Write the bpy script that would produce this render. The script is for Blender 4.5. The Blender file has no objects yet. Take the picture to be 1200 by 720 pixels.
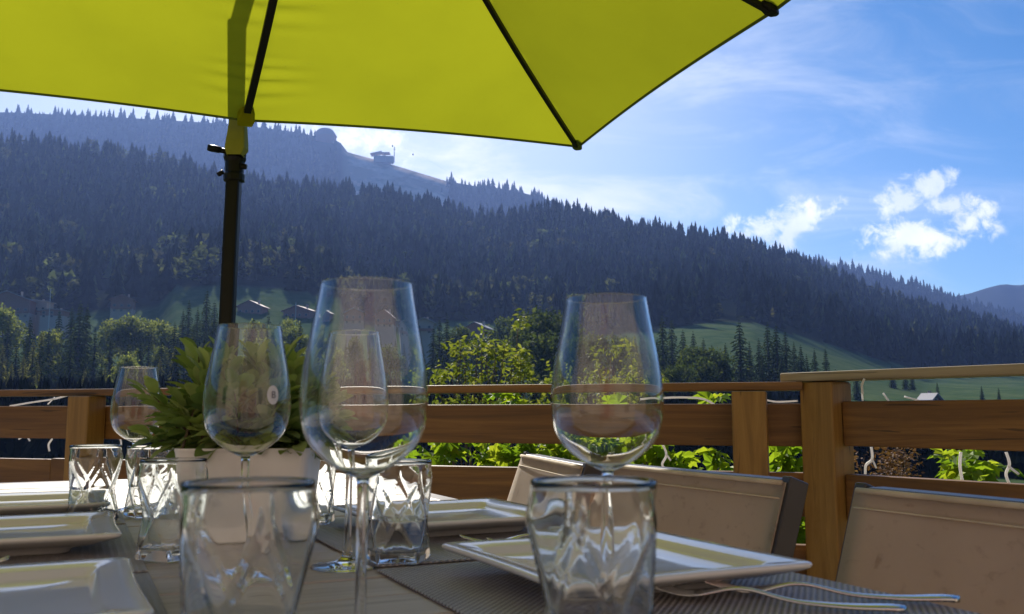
import bpy, math, random
import numpy as np
from mathutils import Vector, Matrix

random.seed(7)
rng = np.random.default_rng(7)
SC = bpy.context.scene
COL = SC.collection
R = math.radians

# ------------------------------------------------------------------ camera
CZ = 0.91                      # eye height above the deck
F = 1050.0                     # focal length in pixels of a 1200 px wide frame
TH = math.atan(125.0 / F)      # pitched up
CT, ST = math.cos(TH), math.sin(TH)
cam = bpy.data.cameras.new('camera')
cam.sensor_width = 36.0
cam.lens = 36.0 * F / 1200.0
cam.clip_start = 0.02
cam.clip_end = 30000
cam.dof.use_dof = True
cam.dof.focus_distance = 2.6
cam.dof.aperture_fstop = 13.0
camo = bpy.data.objects.new('camera', cam)
COL.objects.link(camo)
camo.location = (0, 0, CZ)
camo.rotation_euler = (R(90) + TH, 0, 0)
SC.camera = camo

# ------------------------------------------------------------------ render settings
cy = SC.cycles
cy.use_denoising = True
cy.max_bounces = 20
cy.transmission_bounces = 16
cy.glossy_bounces = 8
cy.diffuse_bounces = 4
cy.transparent_max_bounces = 16
cy.volume_bounces = 1
cy.sample_clamp_indirect = 8.0
cy.blur_glossy = 0.3
cy.use_adaptive_sampling = True
cy.adaptive_threshold = 0.012
vs = SC.view_settings
vs.view_transform = 'Standard'
vs.look = 'None'
vs.gamma = 1.0
vs.use_curve_mapping = False
vs.exposure = 0.95

# ------------------------------------------------------------------ sun and sky
SUN_AZ, SUN_EL = R(-16), R(33)
S = Vector((math.sin(SUN_AZ) * math.cos(SUN_EL), math.cos(SUN_AZ) * math.cos(SUN_EL), math.sin(SUN_EL)))
sl = bpy.data.lights.new('sun', 'SUN')
sl.energy = 4.2
sl.angle = R(0.53)
sl.color = (1.0, 0.93, 0.82)
slo = bpy.data.objects.new('sun', sl)
COL.objects.link(slo)
slo.rotation_euler = S.to_track_quat('Z', 'Y').to_euler()
slo.location = (-3, 8, 12)

def dirpx(x, y):
    """pixel of the 1200x720 photograph -> (X/Y, dz/Y) of its ray"""
    cx, c = (x - 600) / F, (360 - y) / F
    d = CT - c * ST
    return cx / d, (c * CT + ST) / d

W = bpy.data.worlds.new('World')
SC.world = W
W.use_nodes = True
wt = W.node_tree
wt.nodes.clear()
class NT:
    def __init__(s, tree): s.t = tree
    def n(s, typ, **kw):
        nd = s.t.nodes.new(typ)
        for k, v in kw.items(): setattr(nd, k, v)
        return nd
    def l(s, a, b): s.t.links.new(a, b)
    def val(s, sock, v):
        if hasattr(v, 'links'): s.l(v, sock)
        else: sock.default_value = v
    def m(s, op, a, b=None, c=None, clamp=False):
        nd = s.n('ShaderNodeMath', operation=op, use_clamp=clamp)
        s.val(nd.inputs[0], a)
        if b is not None: s.val(nd.inputs[1], b)
        if c is not None: s.val(nd.inputs[2], c)
        return nd.outputs[0]
    def mapr(s, v, a, b, c=0.0, d=1.0, smooth=True):
        nd = s.n('ShaderNodeMapRange', interpolation_type='SMOOTHSTEP' if smooth else 'LINEAR')
        s.val(nd.inputs[0], v)
        for i, x in enumerate((a, b, c, d)): nd.inputs[i + 1].default_value = x
        return nd.outputs[0]
    def mix(s, f, a, b, blend='MIX'):
        nd = s.n('ShaderNodeMix', data_type='RGBA', blend_type=blend)
        s.val(nd.inputs[0], f); s.val(nd.inputs[6], a); s.val(nd.inputs[7], b)
        return nd.outputs[2]
    def noise(s, vec, scale, detail=4, rough=0.55, dist=0.0):
        nd = s.n('ShaderNodeTexNoise')
        if vec is not None: s.l(vec, nd.inputs['Vector'])
        nd.inputs['Scale'].default_value = scale
        nd.inputs['Detail'].default_value = detail
        nd.inputs['Roughness'].default_value = rough
        nd.inputs['Distortion'].default_value = dist
        return nd.outputs[0]

w = NT(wt)
sky = w.n('ShaderNodeTexSky', sky_type='NISHITA', sun_disc=False)
sky.sun_elevation = SUN_EL
sky.sun_rotation = SUN_AZ
sky.altitude = 1200
sky.air_density = 1.0
sky.dust_density = 0.6
sky.ozone_density = 2.5
tc = w.n('ShaderNodeTexCoord')
sep = w.n('ShaderNodeSeparateXYZ'); w.l(tc.outputs['Generated'], sep.inputs[0])
dy = w.m('MAXIMUM', sep.outputs[1], 0.05)
tt = w.m('DIVIDE', sep.outputs[0], dy)
ee = w.m('DIVIDE', sep.outputs[2], dy)
front = w.mapr(sep.outputs[1], 0.15, 0.4)
cmb = w.n('ShaderNodeCombineXYZ'); w.l(tt, cmb.inputs[0]); w.l(ee, cmb.inputs[1])
P2 = cmb.outputs[0]
nz = w.noise(P2, 46, 10, 0.64, 0.4)
nz2 = w.noise(P2, 9, 4, 0.5, 0.3)
def puff(x, y, a, b, gain=1.0, rot=0.0):
    t0, e0 = dirpx(x, y)
    u = w.m('SUBTRACT', tt, t0); v = w.m('SUBTRACT', ee, e0)
    c, s_ = math.cos(rot), math.sin(rot)
    ur = w.m('ADD', w.m('MULTIPLY', u, c), w.m('MULTIPLY', v, s_))
    vr = w.m('SUBTRACT', w.m('MULTIPLY', v, c), w.m('MULTIPLY', u, s_))
    d2 = w.m('ADD', w.m('POWER', w.m('ABSOLUTE', w.m('DIVIDE', ur, a / F)), 2.0), w.m('POWER', w.m('ABSOLUTE', w.m('DIVIDE', vr, b / F)), 2.0))
    return w.m('MULTIPLY', w.m('SUBTRACT', 1.0, w.m('SQRT', d2)), gain)
puffs = [puff(1080, 276, 92, 30, 1.0, 0.12), puff(1136, 262, 44, 24, .9, 0.7), puff(1054, 236, 46, 34, 1.0, 0.3), puff(1088, 220, 42, 26, 1.0, 0.5),
         puff(1112, 240, 58, 22, .9, 0.1), puff(940, 258, 62, 30, .95, 0.5), puff(965, 248, 48, 14, .8, 0.45), puff(900, 268, 70, 22, .7, 0.1),
         puff(410, 165, 90, 40, .6)]
mx = puffs[0]
for p in puffs[1:]: mx = w.m('MAXIMUM', mx, p)
nz3 = w.noise(P2, 15, 5, 0.55, 0.2)
cum = w.m('ADD', w.m('MULTIPLY', mx, 1.25), w.m('ADD', w.m('MULTIPLY', w.m('SUBTRACT', nz, 0.51), 3.0), w.m('MULTIPLY', w.m('SUBTRACT', nz3, 0.50), 2.2)))
cum = w.mapr(cum, 0.05, 0.95)
cum = w.m('MULTIPLY', cum, w.mapr(mx, -0.25, 0.1))
# high thin cirrus, drawn out along one direction
mp = w.n('ShaderNodeMapping'); mp.inputs['Rotation'].default_value = (0, 0, R(-24)); mp.inputs['Scale'].default_value = (2.2, 7.5, 1)
w.l(P2, mp.inputs[0])
cir = w.noise(mp.outputs[0], 1.9, 9, 0.62, 0.7)
cir = w.mapr(cir, 0.40, 0.78)
veil = w.m('MULTIPLY', w.mapr(ee, 0.62, 0.14), w.mapr(tt, 0.72, 0.0))
cirm = w.m('MULTIPLY', cir, w.m('ADD', 0.17, w.m('MULTIPLY', veil, 0.62)))
sdot = w.n('ShaderNodeVectorMath', operation='DOT_PRODUCT'); w.l(tc.outputs['Generated'], sdot.inputs[0]); sdot.inputs[1].default_value = tuple(S)
glow = w.mapr(sdot.outputs['Value'], 0.80, 0.99)            # thin bright cloud around the sun
cirm = w.m('ADD', cirm, w.m('ADD', w.m('MULTIPLY', veil, 0.24), w.m('MULTIPLY', glow, 0.45)), clamp=True)
hsv = w.n('ShaderNodeHueSaturation'); hsv.inputs['Saturation'].default_value = 1.42
w.l(sky.outputs[0], hsv.inputs['Color'])
base = w.mix(w.m('MULTIPLY', cirm, front), hsv.outputs[0], (9.5, 9.6, 9.8, 1))
ccol = w.mix(w.mapr(nz2, 0.35, 0.6), (8.6, 9.2, 10.2, 1), (12.2, 12.1, 12.0, 1))
colr = w.mix(w.m('MULTIPLY', cum, front), base, ccol)
bg = w.n('ShaderNodeBackground'); bg.inputs[1].default_value = 0.0595
w.l(colr, bg.inputs[0])
wo = w.n('ShaderNodeOutputWorld'); w.l(bg.outputs[0], wo.inputs[0])

# ------------------------------------------------------------------ helpers
def at(x, y, Y):
    t, e = dirpx(x, y)
    return Vector((t * Y, Y, CZ + e * Y))

def onz(x, y, z):
    t, e = dirpx(x, y)
    Y = (z - CZ) / e
    return Vector((t * Y, Y, z))

class MB:
    def __init__(s): s.v = []; s.f = []
    def add(s, vs, fs, M=None):
        o = len(s.v)
        if M is not None: vs = [M @ Vector(p) for p in vs]
        s.v += [tuple(p) for p in vs]
        s.f += [tuple(i + o for i in f) for f in fs]
        return s
    def box(s, x0, x1, y0, y1, z0, z1, M=None):
        v = [(x, y, z) for z in (z0, z1) for y in (y0, y1) for x in (x0, x1)]
        f = [(0, 2, 3, 1), (4, 5, 7, 6), (0, 1, 5, 4), (2, 6, 7, 3), (0, 4, 6, 2), (1, 3, 7, 5)]
        return s.add(v, f, M)
    def bar(s, p, q, wd, ht, up=(0, 0, 1)):
        """rectangular bar from p to q"""
        p, q = Vector(p), Vector(q)
        d = (q - p).normalized(); up = Vector(up)
        sd = d.cross(up).normalized(); u2 = sd.cross(d).normalized()
        v = []
        for c in (p, q):
            for a, b in ((-1, -1), (1, -1), (1, 1), (-1, 1)):
                v.append(c + sd * (a * wd / 2) + u2 * (b * ht / 2))
        return s.add(v, [(0, 1, 2, 3), (7, 6, 5, 4), (0, 4, 5, 1), (1, 5, 6, 2), (2, 6, 7, 3), (3, 7, 4, 0)])
    def tube(s, pts, rad, seg=8, flat=None):
        """swept tube; rad a number or list; flat = list of (w, t) gives elliptic sections lying in the horizontal plane"""
        pts = [Vector(p) for p in pts]; n = len(pts)
        rr = rad if isinstance(rad, (list, tuple)) else [rad] * n
        v = []; prev = None
        for i, p in enumerate(pts):
            d = (pts[min(i + 1, n - 1)] - pts[max(i - 1, 0)]).normalized()
            if prev is None:
                ref = Vector((0, 0, 1)) if abs(d.z) < 0.9 else Vector((1, 0, 0))
                a = d.cross(ref).normalized()
            else:
                a = (prev - d * prev.dot(d)).normalized()
            prev = a; b = a.cross(d).normalized()
            wa, wb = (rr[i], rr[i]) if flat is None else flat[i]
            for k in range(seg):
                t = 2 * math.pi * k / seg
                v.append(p + a * (math.cos(t) * wa) + b * (math.sin(t) * wb))
        f = []
        for i in range(n - 1):
            for k in range(seg):
                k2 = (k + 1) % seg
                f.append((i * seg + k, (i + 1) * seg + k, (i + 1) * seg + k2, i * seg + k2))
        f.append(tuple(range(seg))); f.append(tuple((n - 1) * seg + k for k in reversed(range(seg))))
        return s.add(v, f)
    def lathe(s, prof, seg=48, M=None):
        """profile of (r, z); ends with r == 0 become poles"""
        v = []; rings = []
        for r, z in prof:
            if r <= 1e-9:
                rings.append([len(v)]); v.append((0, 0, z))
            else:
                rings.append(list(range(len(v), len(v) + seg)))
                v += [(r * math.cos(2 * math.pi * k / seg), r * math.sin(2 * math.pi * k / seg), z) for k in range(seg)]
        f = []
        for a, b in zip(rings, rings[1:]):
            for k in range(seg):
                k2 = (k + 1) % seg
                if len(a) == 1 and len(b) == 1: continue
                if len(a) == 1: f.append((a[0], b[k2], b[k]))
                elif len(b) == 1: f.append((a[k], a[k2], b[0]))
                else: f.append((a[k], a[k2], b[k2], b[k]))
        return s.add(v, f, M)
    def mesh(s, name):
        me = bpy.data.meshes.new(name)
        me.from_pydata(s.v, [], s.f); me.update()
        return me
    def build(s, name, mat, parent=None, smooth=False, bevel=0.0, auto=None):
        me = s.mesh(name)
        if smooth: me.polygons.foreach_set('use_smooth', [True] * len(me.polygons))
        o = link(name, me, mat, parent)
        if bevel:
            b = o.modifiers.new('bevel', 'BEVEL'); b.width = bevel; b.segments = 2; b.limit_method = 'ANGLE'; b.angle_limit = R(40)
        return o

def link(name, me, mat, parent=None):
    if mat is not None and not me.materials: me.materials.append(mat)
    o = bpy.data.objects.new(name, me)
    COL.objects.link(o)
    if parent is not None: o.parent = parent
    return o

def npmesh(name, verts, faces, smooth=False):
    """verts (n,3), faces (m,k) arrays of equal sided faces"""
    me = bpy.data.meshes.new(name)
    nv, (nf, k) = len(verts), faces.shape
    me.vertices.add(nv); me.vertices.foreach_set('co', np.ascontiguousarray(verts, dtype=np.float32).ravel())
    me.loops.add(nf * k); me.loops.foreach_set('vertex_index', np.ascontiguousarray(faces, dtype=np.int32).ravel())
    me.polygons.add(nf)
    me.polygons.foreach_set('loop_start', np.arange(0, nf * k, k, dtype=np.int32))
    me.polygons.foreach_set('loop_total', np.full(nf, k, dtype=np.int32))
    me.polygons.foreach_set('use_smooth', np.full(nf, smooth))
    me.update(calc_edges=True)
    return me

def tag(o, label=None, cat=None, group=None, kind=None):
    if label: o['label'] = label
    if cat: o['category'] = cat
    if group: o['group'] = group
    if kind: o['kind'] = kind
    return o

def empty(name, loc, rz=0.0):
    o = bpy.data.objects.new(name, None)
    COL.objects.link(o)
    o.empty_display_size = 0.1
    o.location = loc; o.rotation_euler = (0, 0, rz)
    return o

def kids(o): return [c for c in bpy.data.objects if c.parent == o]
def copy_tree(o, parent=None):
    c = o.copy(); COL.objects.link(c)
    if parent is not None: c.parent = parent
    for ch in kids(o): copy_tree(ch, c)
    return c

# ------------------------------------------------------------------ materials
def material(name):
    m = bpy.data.materials.new(name); m.use_nodes = True
    m.node_tree.nodes.clear()
    return m, NT(m.node_tree)
def out(k, sh, vol=None):
    o = k.n('ShaderNodeOutputMaterial')
    if sh is not None: k.l(sh, o.inputs[0])
    if vol is not None: k.l(vol, o.inputs[1])
def pbsdf(k, col, rough=0.5, metal=0.0, spec=0.5, bump=None, coat=0.0):
    b = k.n('ShaderNodeBsdfPrincipled')
    k.val(b.inputs['Base Color'], col); k.val(b.inputs['Roughness'], rough)
    b.inputs['Metallic'].default_value = metal
    b.inputs['Specular IOR Level'].default_value = spec
    b.inputs['Coat Weight'].default_value = coat
    if bump is not None: k.l(bump, b.inputs['Normal'])
    return b.outputs[0]
def bumpn(k, h, strength=0.3, dist=0.002):
    b = k.n('ShaderNodeBump'); b.inputs['Strength'].default_value = strength; b.inputs['Distance'].default_value = dist
    k.l(h, b.inputs['Height']); return b.outputs[0]
def objco(k, scale=(1, 1, 1), rot=(0, 0, 0)):
    t = k.n('ShaderNodeTexCoord'); mp = k.n('ShaderNodeMapping')
    mp.inputs['Scale'].default_value = scale; mp.inputs['Rotation'].default_value = rot
    k.l(t.outputs['Object'], mp.inputs[0]); return mp.outputs[0]
def ramp(k, f, stops):
    r = k.n('ShaderNodeValToRGB'); k.l(f, r.inputs[0])
    el = r.color_ramp.elements
    while len(el) < len(stops): el.new(0.5)
    for e, (p, c) in zip(el, stops): e.position = p; e.color = tuple(c) + (1,)
    return r.outputs[0]

M = {}
def wood(name, dark, mid, light, sc=(1.2, 22, 22), rough=0.6, tint=0.25, knots=True):
    m, k = material(name)
    co = objco(k, sc)
    oi = k.n('ShaderNodeObjectInfo')
    off = k.n('ShaderNodeVectorMath', operation='ADD'); k.l(co, off.inputs[0])
    cx = k.n('ShaderNodeCombineXYZ'); k.l(k.m('MULTIPLY', oi.outputs['Random'], 37.0), cx.inputs[0]); k.l(cx.outputs[0], off.inputs[1])
    v = off.outputs[0]
    g = k.noise(v, 1.0, 9, 0.68, 1.6)
    c = ramp(k, g, [(0.30, dark), (0.5, mid), (0.68, light)])
    cr = k.noise(v, 2.6, 3, .5, .8)
    c = k.mix(k.mapr(cr, .655, .70, 0, .75), c, tuple(x * .3 for x in dark) + (1,))
    if knots:
        kn = k.n('ShaderNodeTexVoronoi'); kn.inputs['Scale'].default_value = 0.55; k.l(v, kn.inputs['Vector'])
        c = k.mix(k.mapr(kn.outputs['Distance'], 0.16, 0.03, 0, .85), c, tuple(x * .35 for x in dark) + (1,))
    c = k.mix(k.m('MULTIPLY', oi.outputs['Random'], tint), c, tuple(x * .55 for x in mid) + (1,))
    out(k, pbsdf(k, c, rough, bump=bumpn(k, g, 0.35, 0.002)))
    M[name] = m
wood('railing_wood', (.085, .038, .010), (.17, .078, .018), (.26, .13, .034), (0.9, 16, 16), 0.55)
wood('pale_rail_wood', (.24, .19, .12), (.36, .29, .19), (.46, .39, .27), (0.9, 16, 16), 0.6)
wood('table_wood', (.32, .27, .24), (.43, .37, .335), (.53, .47, .435), (2.0, 45, 45), 0.5, 0.1, False)
wood('deck_wood', (.34, .28, .21), (.46, .39, .30), (.54, .47, .38), (9, 1.2, 9), 0.7, 0.1)
wood('post_wood', (.16, .082, .016), (.27, .145, .032), (.36, .205, .055), (16, 16, 1.1), 0.55)
wood('bark', (.03, .022, .016), (.06, .045, .032), (.1, .075, .055), (8, 8, 1), 0.9)
wood('stem_wood', (.05, .035, .02), (.09, .065, .035), (.13, .1, .06), (30, 30, 6), 0.8, 0.2, False)

def glass(name, col, rough=0.0, ior=1.5):
    m, k = material(name)
    b = k.n('ShaderNodeBsdfGlass'); b.inputs['Color'].default_value = col + (1,)
    b.inputs['IOR'].default_value = ior; b.inputs['Roughness'].default_value = rough
    out(k, b.outputs[0]); M[name] = m
glass('wine_glass', (.985, .99, .99), 0.0, 1.43)
glass('tumbler_glass', (.98, .99, .99), 0.0, 1.47)

def plain(name, col, rough=0.5, metal=0.0, spec=0.5, var=0.12, nsc=18, coat=0.0, bs=0.05):
    m, k = material(name)
    n = k.noise(objco(k), nsc, 5)
    c = k.mix(k.mapr(n, .35, .7), col + (1,), tuple(x * (1 - var) for x in col) + (1,))
    out(k, pbsdf(k, c, k.m('ADD', rough, k.m('MULTIPLY', k.m('SUBTRACT', n, .5), .15)), metal, spec, bumpn(k, n, bs), coat)); M[name] = m
plain('plate_glaze', (.72, .71, .68), 0.13, var=.03, coat=0.5, bs=.01)
plain('pot_white', (.77, .755, .735), 0.45, var=.08)
plain('black_metal', (.008, .009, .008), 0.42, 0.0, .16)
plain('chair_metal', (.045, .04, .042), 0.35, 0.3)
plain('steel', (.62, .61, .60), 0.16, 1.0, var=.05, bs=.01)
m, k = material('white_cord')
pb = pbsdf(k, (.85, .84, .82, 1), .5); tr = k.n('ShaderNodeBsdfTranslucent'); tr.inputs[0].default_value = (.9, .88, .86, 1)
ms = k.n('ShaderNodeMixShader'); ms.inputs[0].default_value = .5
k.l(pb, ms.inputs[1]); k.l(tr.outputs[0], ms.inputs[2]); out(k, ms.outputs[0]); M['white_cord'] = m
plain('soil', (.05, .035, .02), .95)
plain('paper', (.62, .62, .62), .6, var=.02)
plain('ink', (.16, .16, .18), .6)
plain('pale_plastic', (.6, .6, .58), .4)
plain('hem_green', (.06, .10, .004), .8)

# dark woven placemat
m, k = material('placemat_weave')
co = objco(k)
sx = k.n('ShaderNodeSeparateXYZ'); k.l(co, sx.inputs[0])
PER = 2 * math.pi / 0.0075
wa = k.m('SINE', k.m('MULTIPLY', sx.outputs[0], PER)); wb = k.m('SINE', k.m('MULTIPLY', sx.outputs[1], PER))
wv = k.m('MULTIPLY', wa, wb)
c = k.mix(k.mapr(wv, -.5, .5), (.15, .14, .145, 1), (.56, .53, .53, 1))
c = k.mix(k.mapr(k.noise(co, 9, 4), .35, .7, 0, .4), c, (.14, .125, .115, 1))
out(k, pbsdf(k, c, .5, bump=bumpn(k, k.m('ADD', wv, k.m('MULTIPLY', wa, .3)), 1.0, .0015)))
M['placemat_weave'] = m

# sling textile of the chairs
m, k = material('sling_textile')
co = objco(k)
sx = k.n('ShaderNodeSeparateXYZ'); k.l(co, sx.inputs[0])
th = k.m('MULTIPLY', k.m('SINE', k.m('MULTIPLY', sx.outputs[1], 2400.0)), k.m('SINE', k.m('MULTIPLY', sx.outputs[2], 2400.0)))
big = k.noise(co, 5, 5, .6)
stn = k.noise(objco(k, (1, 14, 22)), 2.2, 6, .65, .3)
c = k.mix(k.mapr(big, .3, .75), (.55, .48, .40, 1), (.45, .39, .32, 1))
c = k.mix(k.mapr(stn, .56, .70, 0, .6), c, (.20, .15, .11, 1))
c = k.mix(k.mapr(stn, .36, .24, 0, .4), c, (.62, .54, .43, 1))
pb = pbsdf(k, c, .75, spec=.25, bump=bumpn(k, th, .25, .0006))
tr = k.n('ShaderNodeBsdfTranslucent'); tr.inputs[0].default_value = (.78, .58, .48, 1)
ms = k.n('ShaderNodeMixShader'); ms.inputs[0].default_value = .45
k.l(pb, ms.inputs[1]); k.l(tr.outputs[0], ms.inputs[2])
out(k, ms.outputs[0])
M['sling_textile'] = m
m, k = material('hem_textile')
out(k, pbsdf(k, k.mix(k.mapr(k.noise(objco(k), 20, 4), .3, .7), (.56, .47, .36, 1), (.46, .38, .29, 1)), .75, spec=.25)); M['hem_textile'] = m

# canopy cloth, lit through from above
m, k = material('canopy_cloth')
co = objco(k)
n1 = k.noise(co, 2.2, 4, .5)
sx = k.n('ShaderNodeSeparateXYZ'); k.l(co, sx.inputs[0])
wvv = k.m('MULTIPLY', k.m('SINE', k.m('MULTIPLY', sx.outputs[0], 1800.0)), k.m('SINE', k.m('MULTIPLY', sx.outputs[1], 1800.0)))
cc = k.mix(k.mapr(n1, .3, .7), (.345, .37, .013, 1), (.31, .335, .012, 1))
df = k.n('ShaderNodeBsdfDiffuse'); tr = k.n('ShaderNodeBsdfTranslucent')
k.l(cc, df.inputs[0]); k.l(cc, tr.inputs[0])
nb = bumpn(k, wvv, .12, .0008); k.l(nb, df.inputs['Normal'])
ms = k.n('ShaderNodeMixShader'); ms.inputs[0].default_value = .52
k.l(df.outputs[0], ms.inputs[1]); k.l(tr.outputs[0], ms.inputs[2])
out(k, ms.outputs[0]); M['canopy_cloth'] = m

def leafmat(name, c1, c2, c3, trans=.4, rough=.45, spec=.35, tcol=1.6):
    """leaf cloth: reflects and lets light through; colour varies from leaf to leaf"""
    m, k = material(name)
    g = k.n('ShaderNodeNewGeometry')
    c = ramp(k, g.outputs['Random Per Island'], [(0.0, c1), (0.5, c2), (1.0, c3)])
    n = k.noise(objco(k), 30, 3)
    c = k.mix(k.mapr(n, .4, .75, 0, .3), c, tuple(x * .6 for x in c1) + (1,))
    p = pbsdf(k, c, rough, spec=spec)
    tr = k.n('ShaderNodeBsdfTranslucent')
    k.l(k.mix(1.0, c, (tcol * 1.0, tcol * .95, tcol * .35, 1), 'MULTIPLY'), tr.inputs[0])
    ms = k.n('ShaderNodeMixShader'); ms.inputs[0].default_value = trans
    k.l(p, ms.inputs[1]); k.l(tr.outputs[0], ms.inputs[2])
    out(k, ms.outputs[0]); M[name] = m
leafmat('pot_leaf', (.10, .17, .055), (.20, .29, .095), (.36, .43, .19), .4, .45, .3)
leafmat('vine_leaf', (.11, .20, .02), (.19, .29, .03), (.30, .36, .05), .55, .55, .2)
leafmat('fruit_leaf', (.09, .13, .03), (.15, .19, .05), (.24, .26, .09), .45, .6, .15)
leafmat('dry_flower', (.11, .06, .04), (.17, .09, .06), (.24, .15, .10), .2, .8)
leafmat('conifer_needles', (.018, .036, .020), (.034, .056, .028), (.07, .088, .038), .35, .9, .02)
leafmat('broad_leaves', (.08, .105, .042), (.135, .17, .07), (.23, .25, .115), .5, .8, .05)

# distant forest: per tree tint attribute
m, k = material('forest_needles')
a = k.n('ShaderNodeAttribute', attribute_name='tint')
c = ramp(k, a.outputs['Fac'], [(0, (.004, .008, .006)), (.4, (.013, .022, .011)), (.7, (.036, .037, .020)), (.88, (.052, .070, .027)), (1, (.085, .105, .04))])
g_ = k.n('ShaderNodeNewGeometry')
c = k.mix(k.mapr(g_.outputs['Random Per Island'], 0, 1, 0, .95), c, k.mix(1.0, c, (.35, .36, .40, 1), 'MULTIPLY'))
p = pbsdf(k, c, 1.0, spec=.0)
tr = k.n('ShaderNodeBsdfTranslucent'); k.l(k.mix(1.0, c, (3.2, 3.1, 1.5, 1), 'MULTIPLY'), tr.inputs[0])
ms = k.n('ShaderNodeMixShader'); ms.inputs[0].default_value = .42
k.l(p, ms.inputs[1]); k.l(tr.outputs[0], ms.inputs[2])
out(k, ms.outputs[0]); M['forest_needles'] = m

# ground: grass meadow, scrub and forest floor by the cover attribute
m, k = material('meadow_ground')
a = k.n('ShaderNodeAttribute', attribute_name='cover')
geo = k.n('ShaderNodeNewGeometry')
n1 = k.noise(geo.outputs['Position'], .045, 8, .7); n2 = k.noise(geo.outputs['Position'], .3, 5, .6)
gr = k.mix(k.mapr(n1, .35, .65), (.044, .080, .034, 1), (.085, .115, .050, 1))
gr = k.mix(k.mapr(n2, .45, .7, 0, .5), gr, (.04, .06, .022, 1))
c = k.mix(a.outputs['Fac'], (.022, .026, .015, 1), gr)
out(k, pbsdf(k, c, 1.0, spec=.0)); M['meadow_ground'] = m
m, k = material('alpine_ground')
geo = k.n('ShaderNodeNewGeometry'); a = k.n('ShaderNodeAttribute', attribute_name='cover')
n1 = k.noise(geo.outputs['Position'], .012, 6, .65)
gr = k.mix(k.mapr(n1, .42, .62), (.14, .13, .08, 1), (.46, .34, .26, 1))
out(k, pbsdf(k, k.mix(a.outputs['Fac'], (.03, .034, .025, 1), gr), 1.0, spec=.0)); M['alpine_ground'] = m

plain('chalet_wood', (.34, .165, .13), .8, var=.35, nsc=3)
plain('chalet_plaster', (.42, .33, .28), .8, var=.1, nsc=2)
plain('roof_tile', (.30, .17, .155), .7, var=.3, nsc=4)
plain('roof_pale', (.36, .33, .33), .6, var=.2, nsc=4)
plain('window_glass', (.05, .06, .08), .12)
plain('concrete', (.25, .24, .25), .85)

# ================================================================== TERRAIN
def interp(pts, x):
    xs, ys = zip(*pts); return np.interp(x, xs, ys)
def px_t(x): return (x - 600) / F / (CT)           # X/Y of a column (near the horizon)
def e_px(y):
    c = (360 - np.asarray(y, float)) / F
    return (c * CT + ST) / (CT - c * ST)
SKY_MAIN = [(-400, 168), (-200, 155), (0, 150), (60, 155), (110, 158), (160, 168), (215, 180), (270, 197), (330, 200), (400, 208), (450, 213), (500, 224),
            (545, 238), (575, 240), (610, 235), (640, 229), (680, 235), (720, 243), (760, 250), (800, 257), (850, 266), (900, 279),
            (950, 299), (1000, 318), (1050, 338), (1100, 352), (1150, 364), (1200, 378), (1400, 420), (1700, 440)]
SKY_FAR = [(-400, 130), (-100, 118), (0, 120), (150, 127), (270, 134), (340, 143), (376, 150), (392, 152), (402, 166), (412, 169), (432, 174), (470, 185), (520, 200), (560, 207),
           (600, 211), (640, 221), (690, 242), (760, 262), (860, 280), (940, 294), (1000, 304), (1050, 317), (1100, 333), (1150, 350), (1200, 362), (1400, 420), (1700, 440)]
FOREST_LOW = [(-400, 368), (0, 366), (120, 366), (185, 360), (205, 336), (260, 334), (300, 338), (385, 346), (400, 375), (560, 378), (700, 395), (780, 385), (830, 378), (880, 378),
              (950, 398), (1020, 420), (1080, 436), (1200, 438), (1500, 445)]
YB, YC = 560.0, 1300.0
def ground_z(X, Yd):
    X = np.asarray(X, float); Yd = np.asarray(Yd, float)
    r = np.hypot(X, Yd); az = np.arctan2(X, Yd)
    azc = np.clip(az, -R(42), R(42))
    Y = r * np.cos(azc)
    px = 600 + np.tan(azc) * F * CT
    ec = e_px(np.interp(px, *zip(*SKY_MAIN)) + 19)          # bare crest, tree height below the skyline
    eb = np.minimum(e_px(np.interp(px, *zip(*FOREST_LOW)) + 8), ec - .02)
    zb = CZ + YB * eb; zc = CZ + YC * ec
    z = np.zeros_like(Y)
    near_pts_r = np.array([0, 6, 15, 60, 150, 270]); near_z = np.array([-0.9, -1.0, -2.6, -9.0, -7.0, 3.0])
    zn = np.interp(Y, near_pts_r, near_z)
    f1 = np.clip((Y - 270) / (YB - 270), 0, 1)
    z1 = 3.0 + (zb - 3.0) * f1 ** 1.15
    f2 = np.clip((Y - YB) / (YC - YB), 0, 1)
    # linear in elevation angle: the slope faces the deck all the way up
    z2 = CZ + Y * (eb + (ec - eb) * f2 ** 0.85)
    f3 = np.clip((Y - YC) / 500.0, 0, 1)
    z3 = zc - f3 * 0.35 * np.maximum(zc, 30)
    z = np.where(Y < 270, zn, np.where(Y < YB, z1, np.where(Y < YC, z2, z3)))
    z = z + np.where(Y > 300, np.sin(X * .013 + Y * .007) * np.sin(Y * .011 - X * .004) * np.clip((Y - 300) / 300, 0, 1) * 4.0 * np.clip((YC - Y) / 400, 0, 1), 0)
    back = np.clip((np.abs(az) - R(60)) / R(60), 0, 1)
    return z * (1 - back) + back * (-0.9 - np.minimum(r, 60) * .03 + np.maximum(r - 60, 0) * .12)

def forest_mask(X, Y):
    """True where the wooded hillside stands"""
    z = ground_z(X, Y)
    px = 600 + X / Y * F * CT
    e = (z - CZ) / Y
    el = e_px(np.interp(px, *zip(*FOREST_LOW)))
    return (e > el) & (Y > 450)

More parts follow.
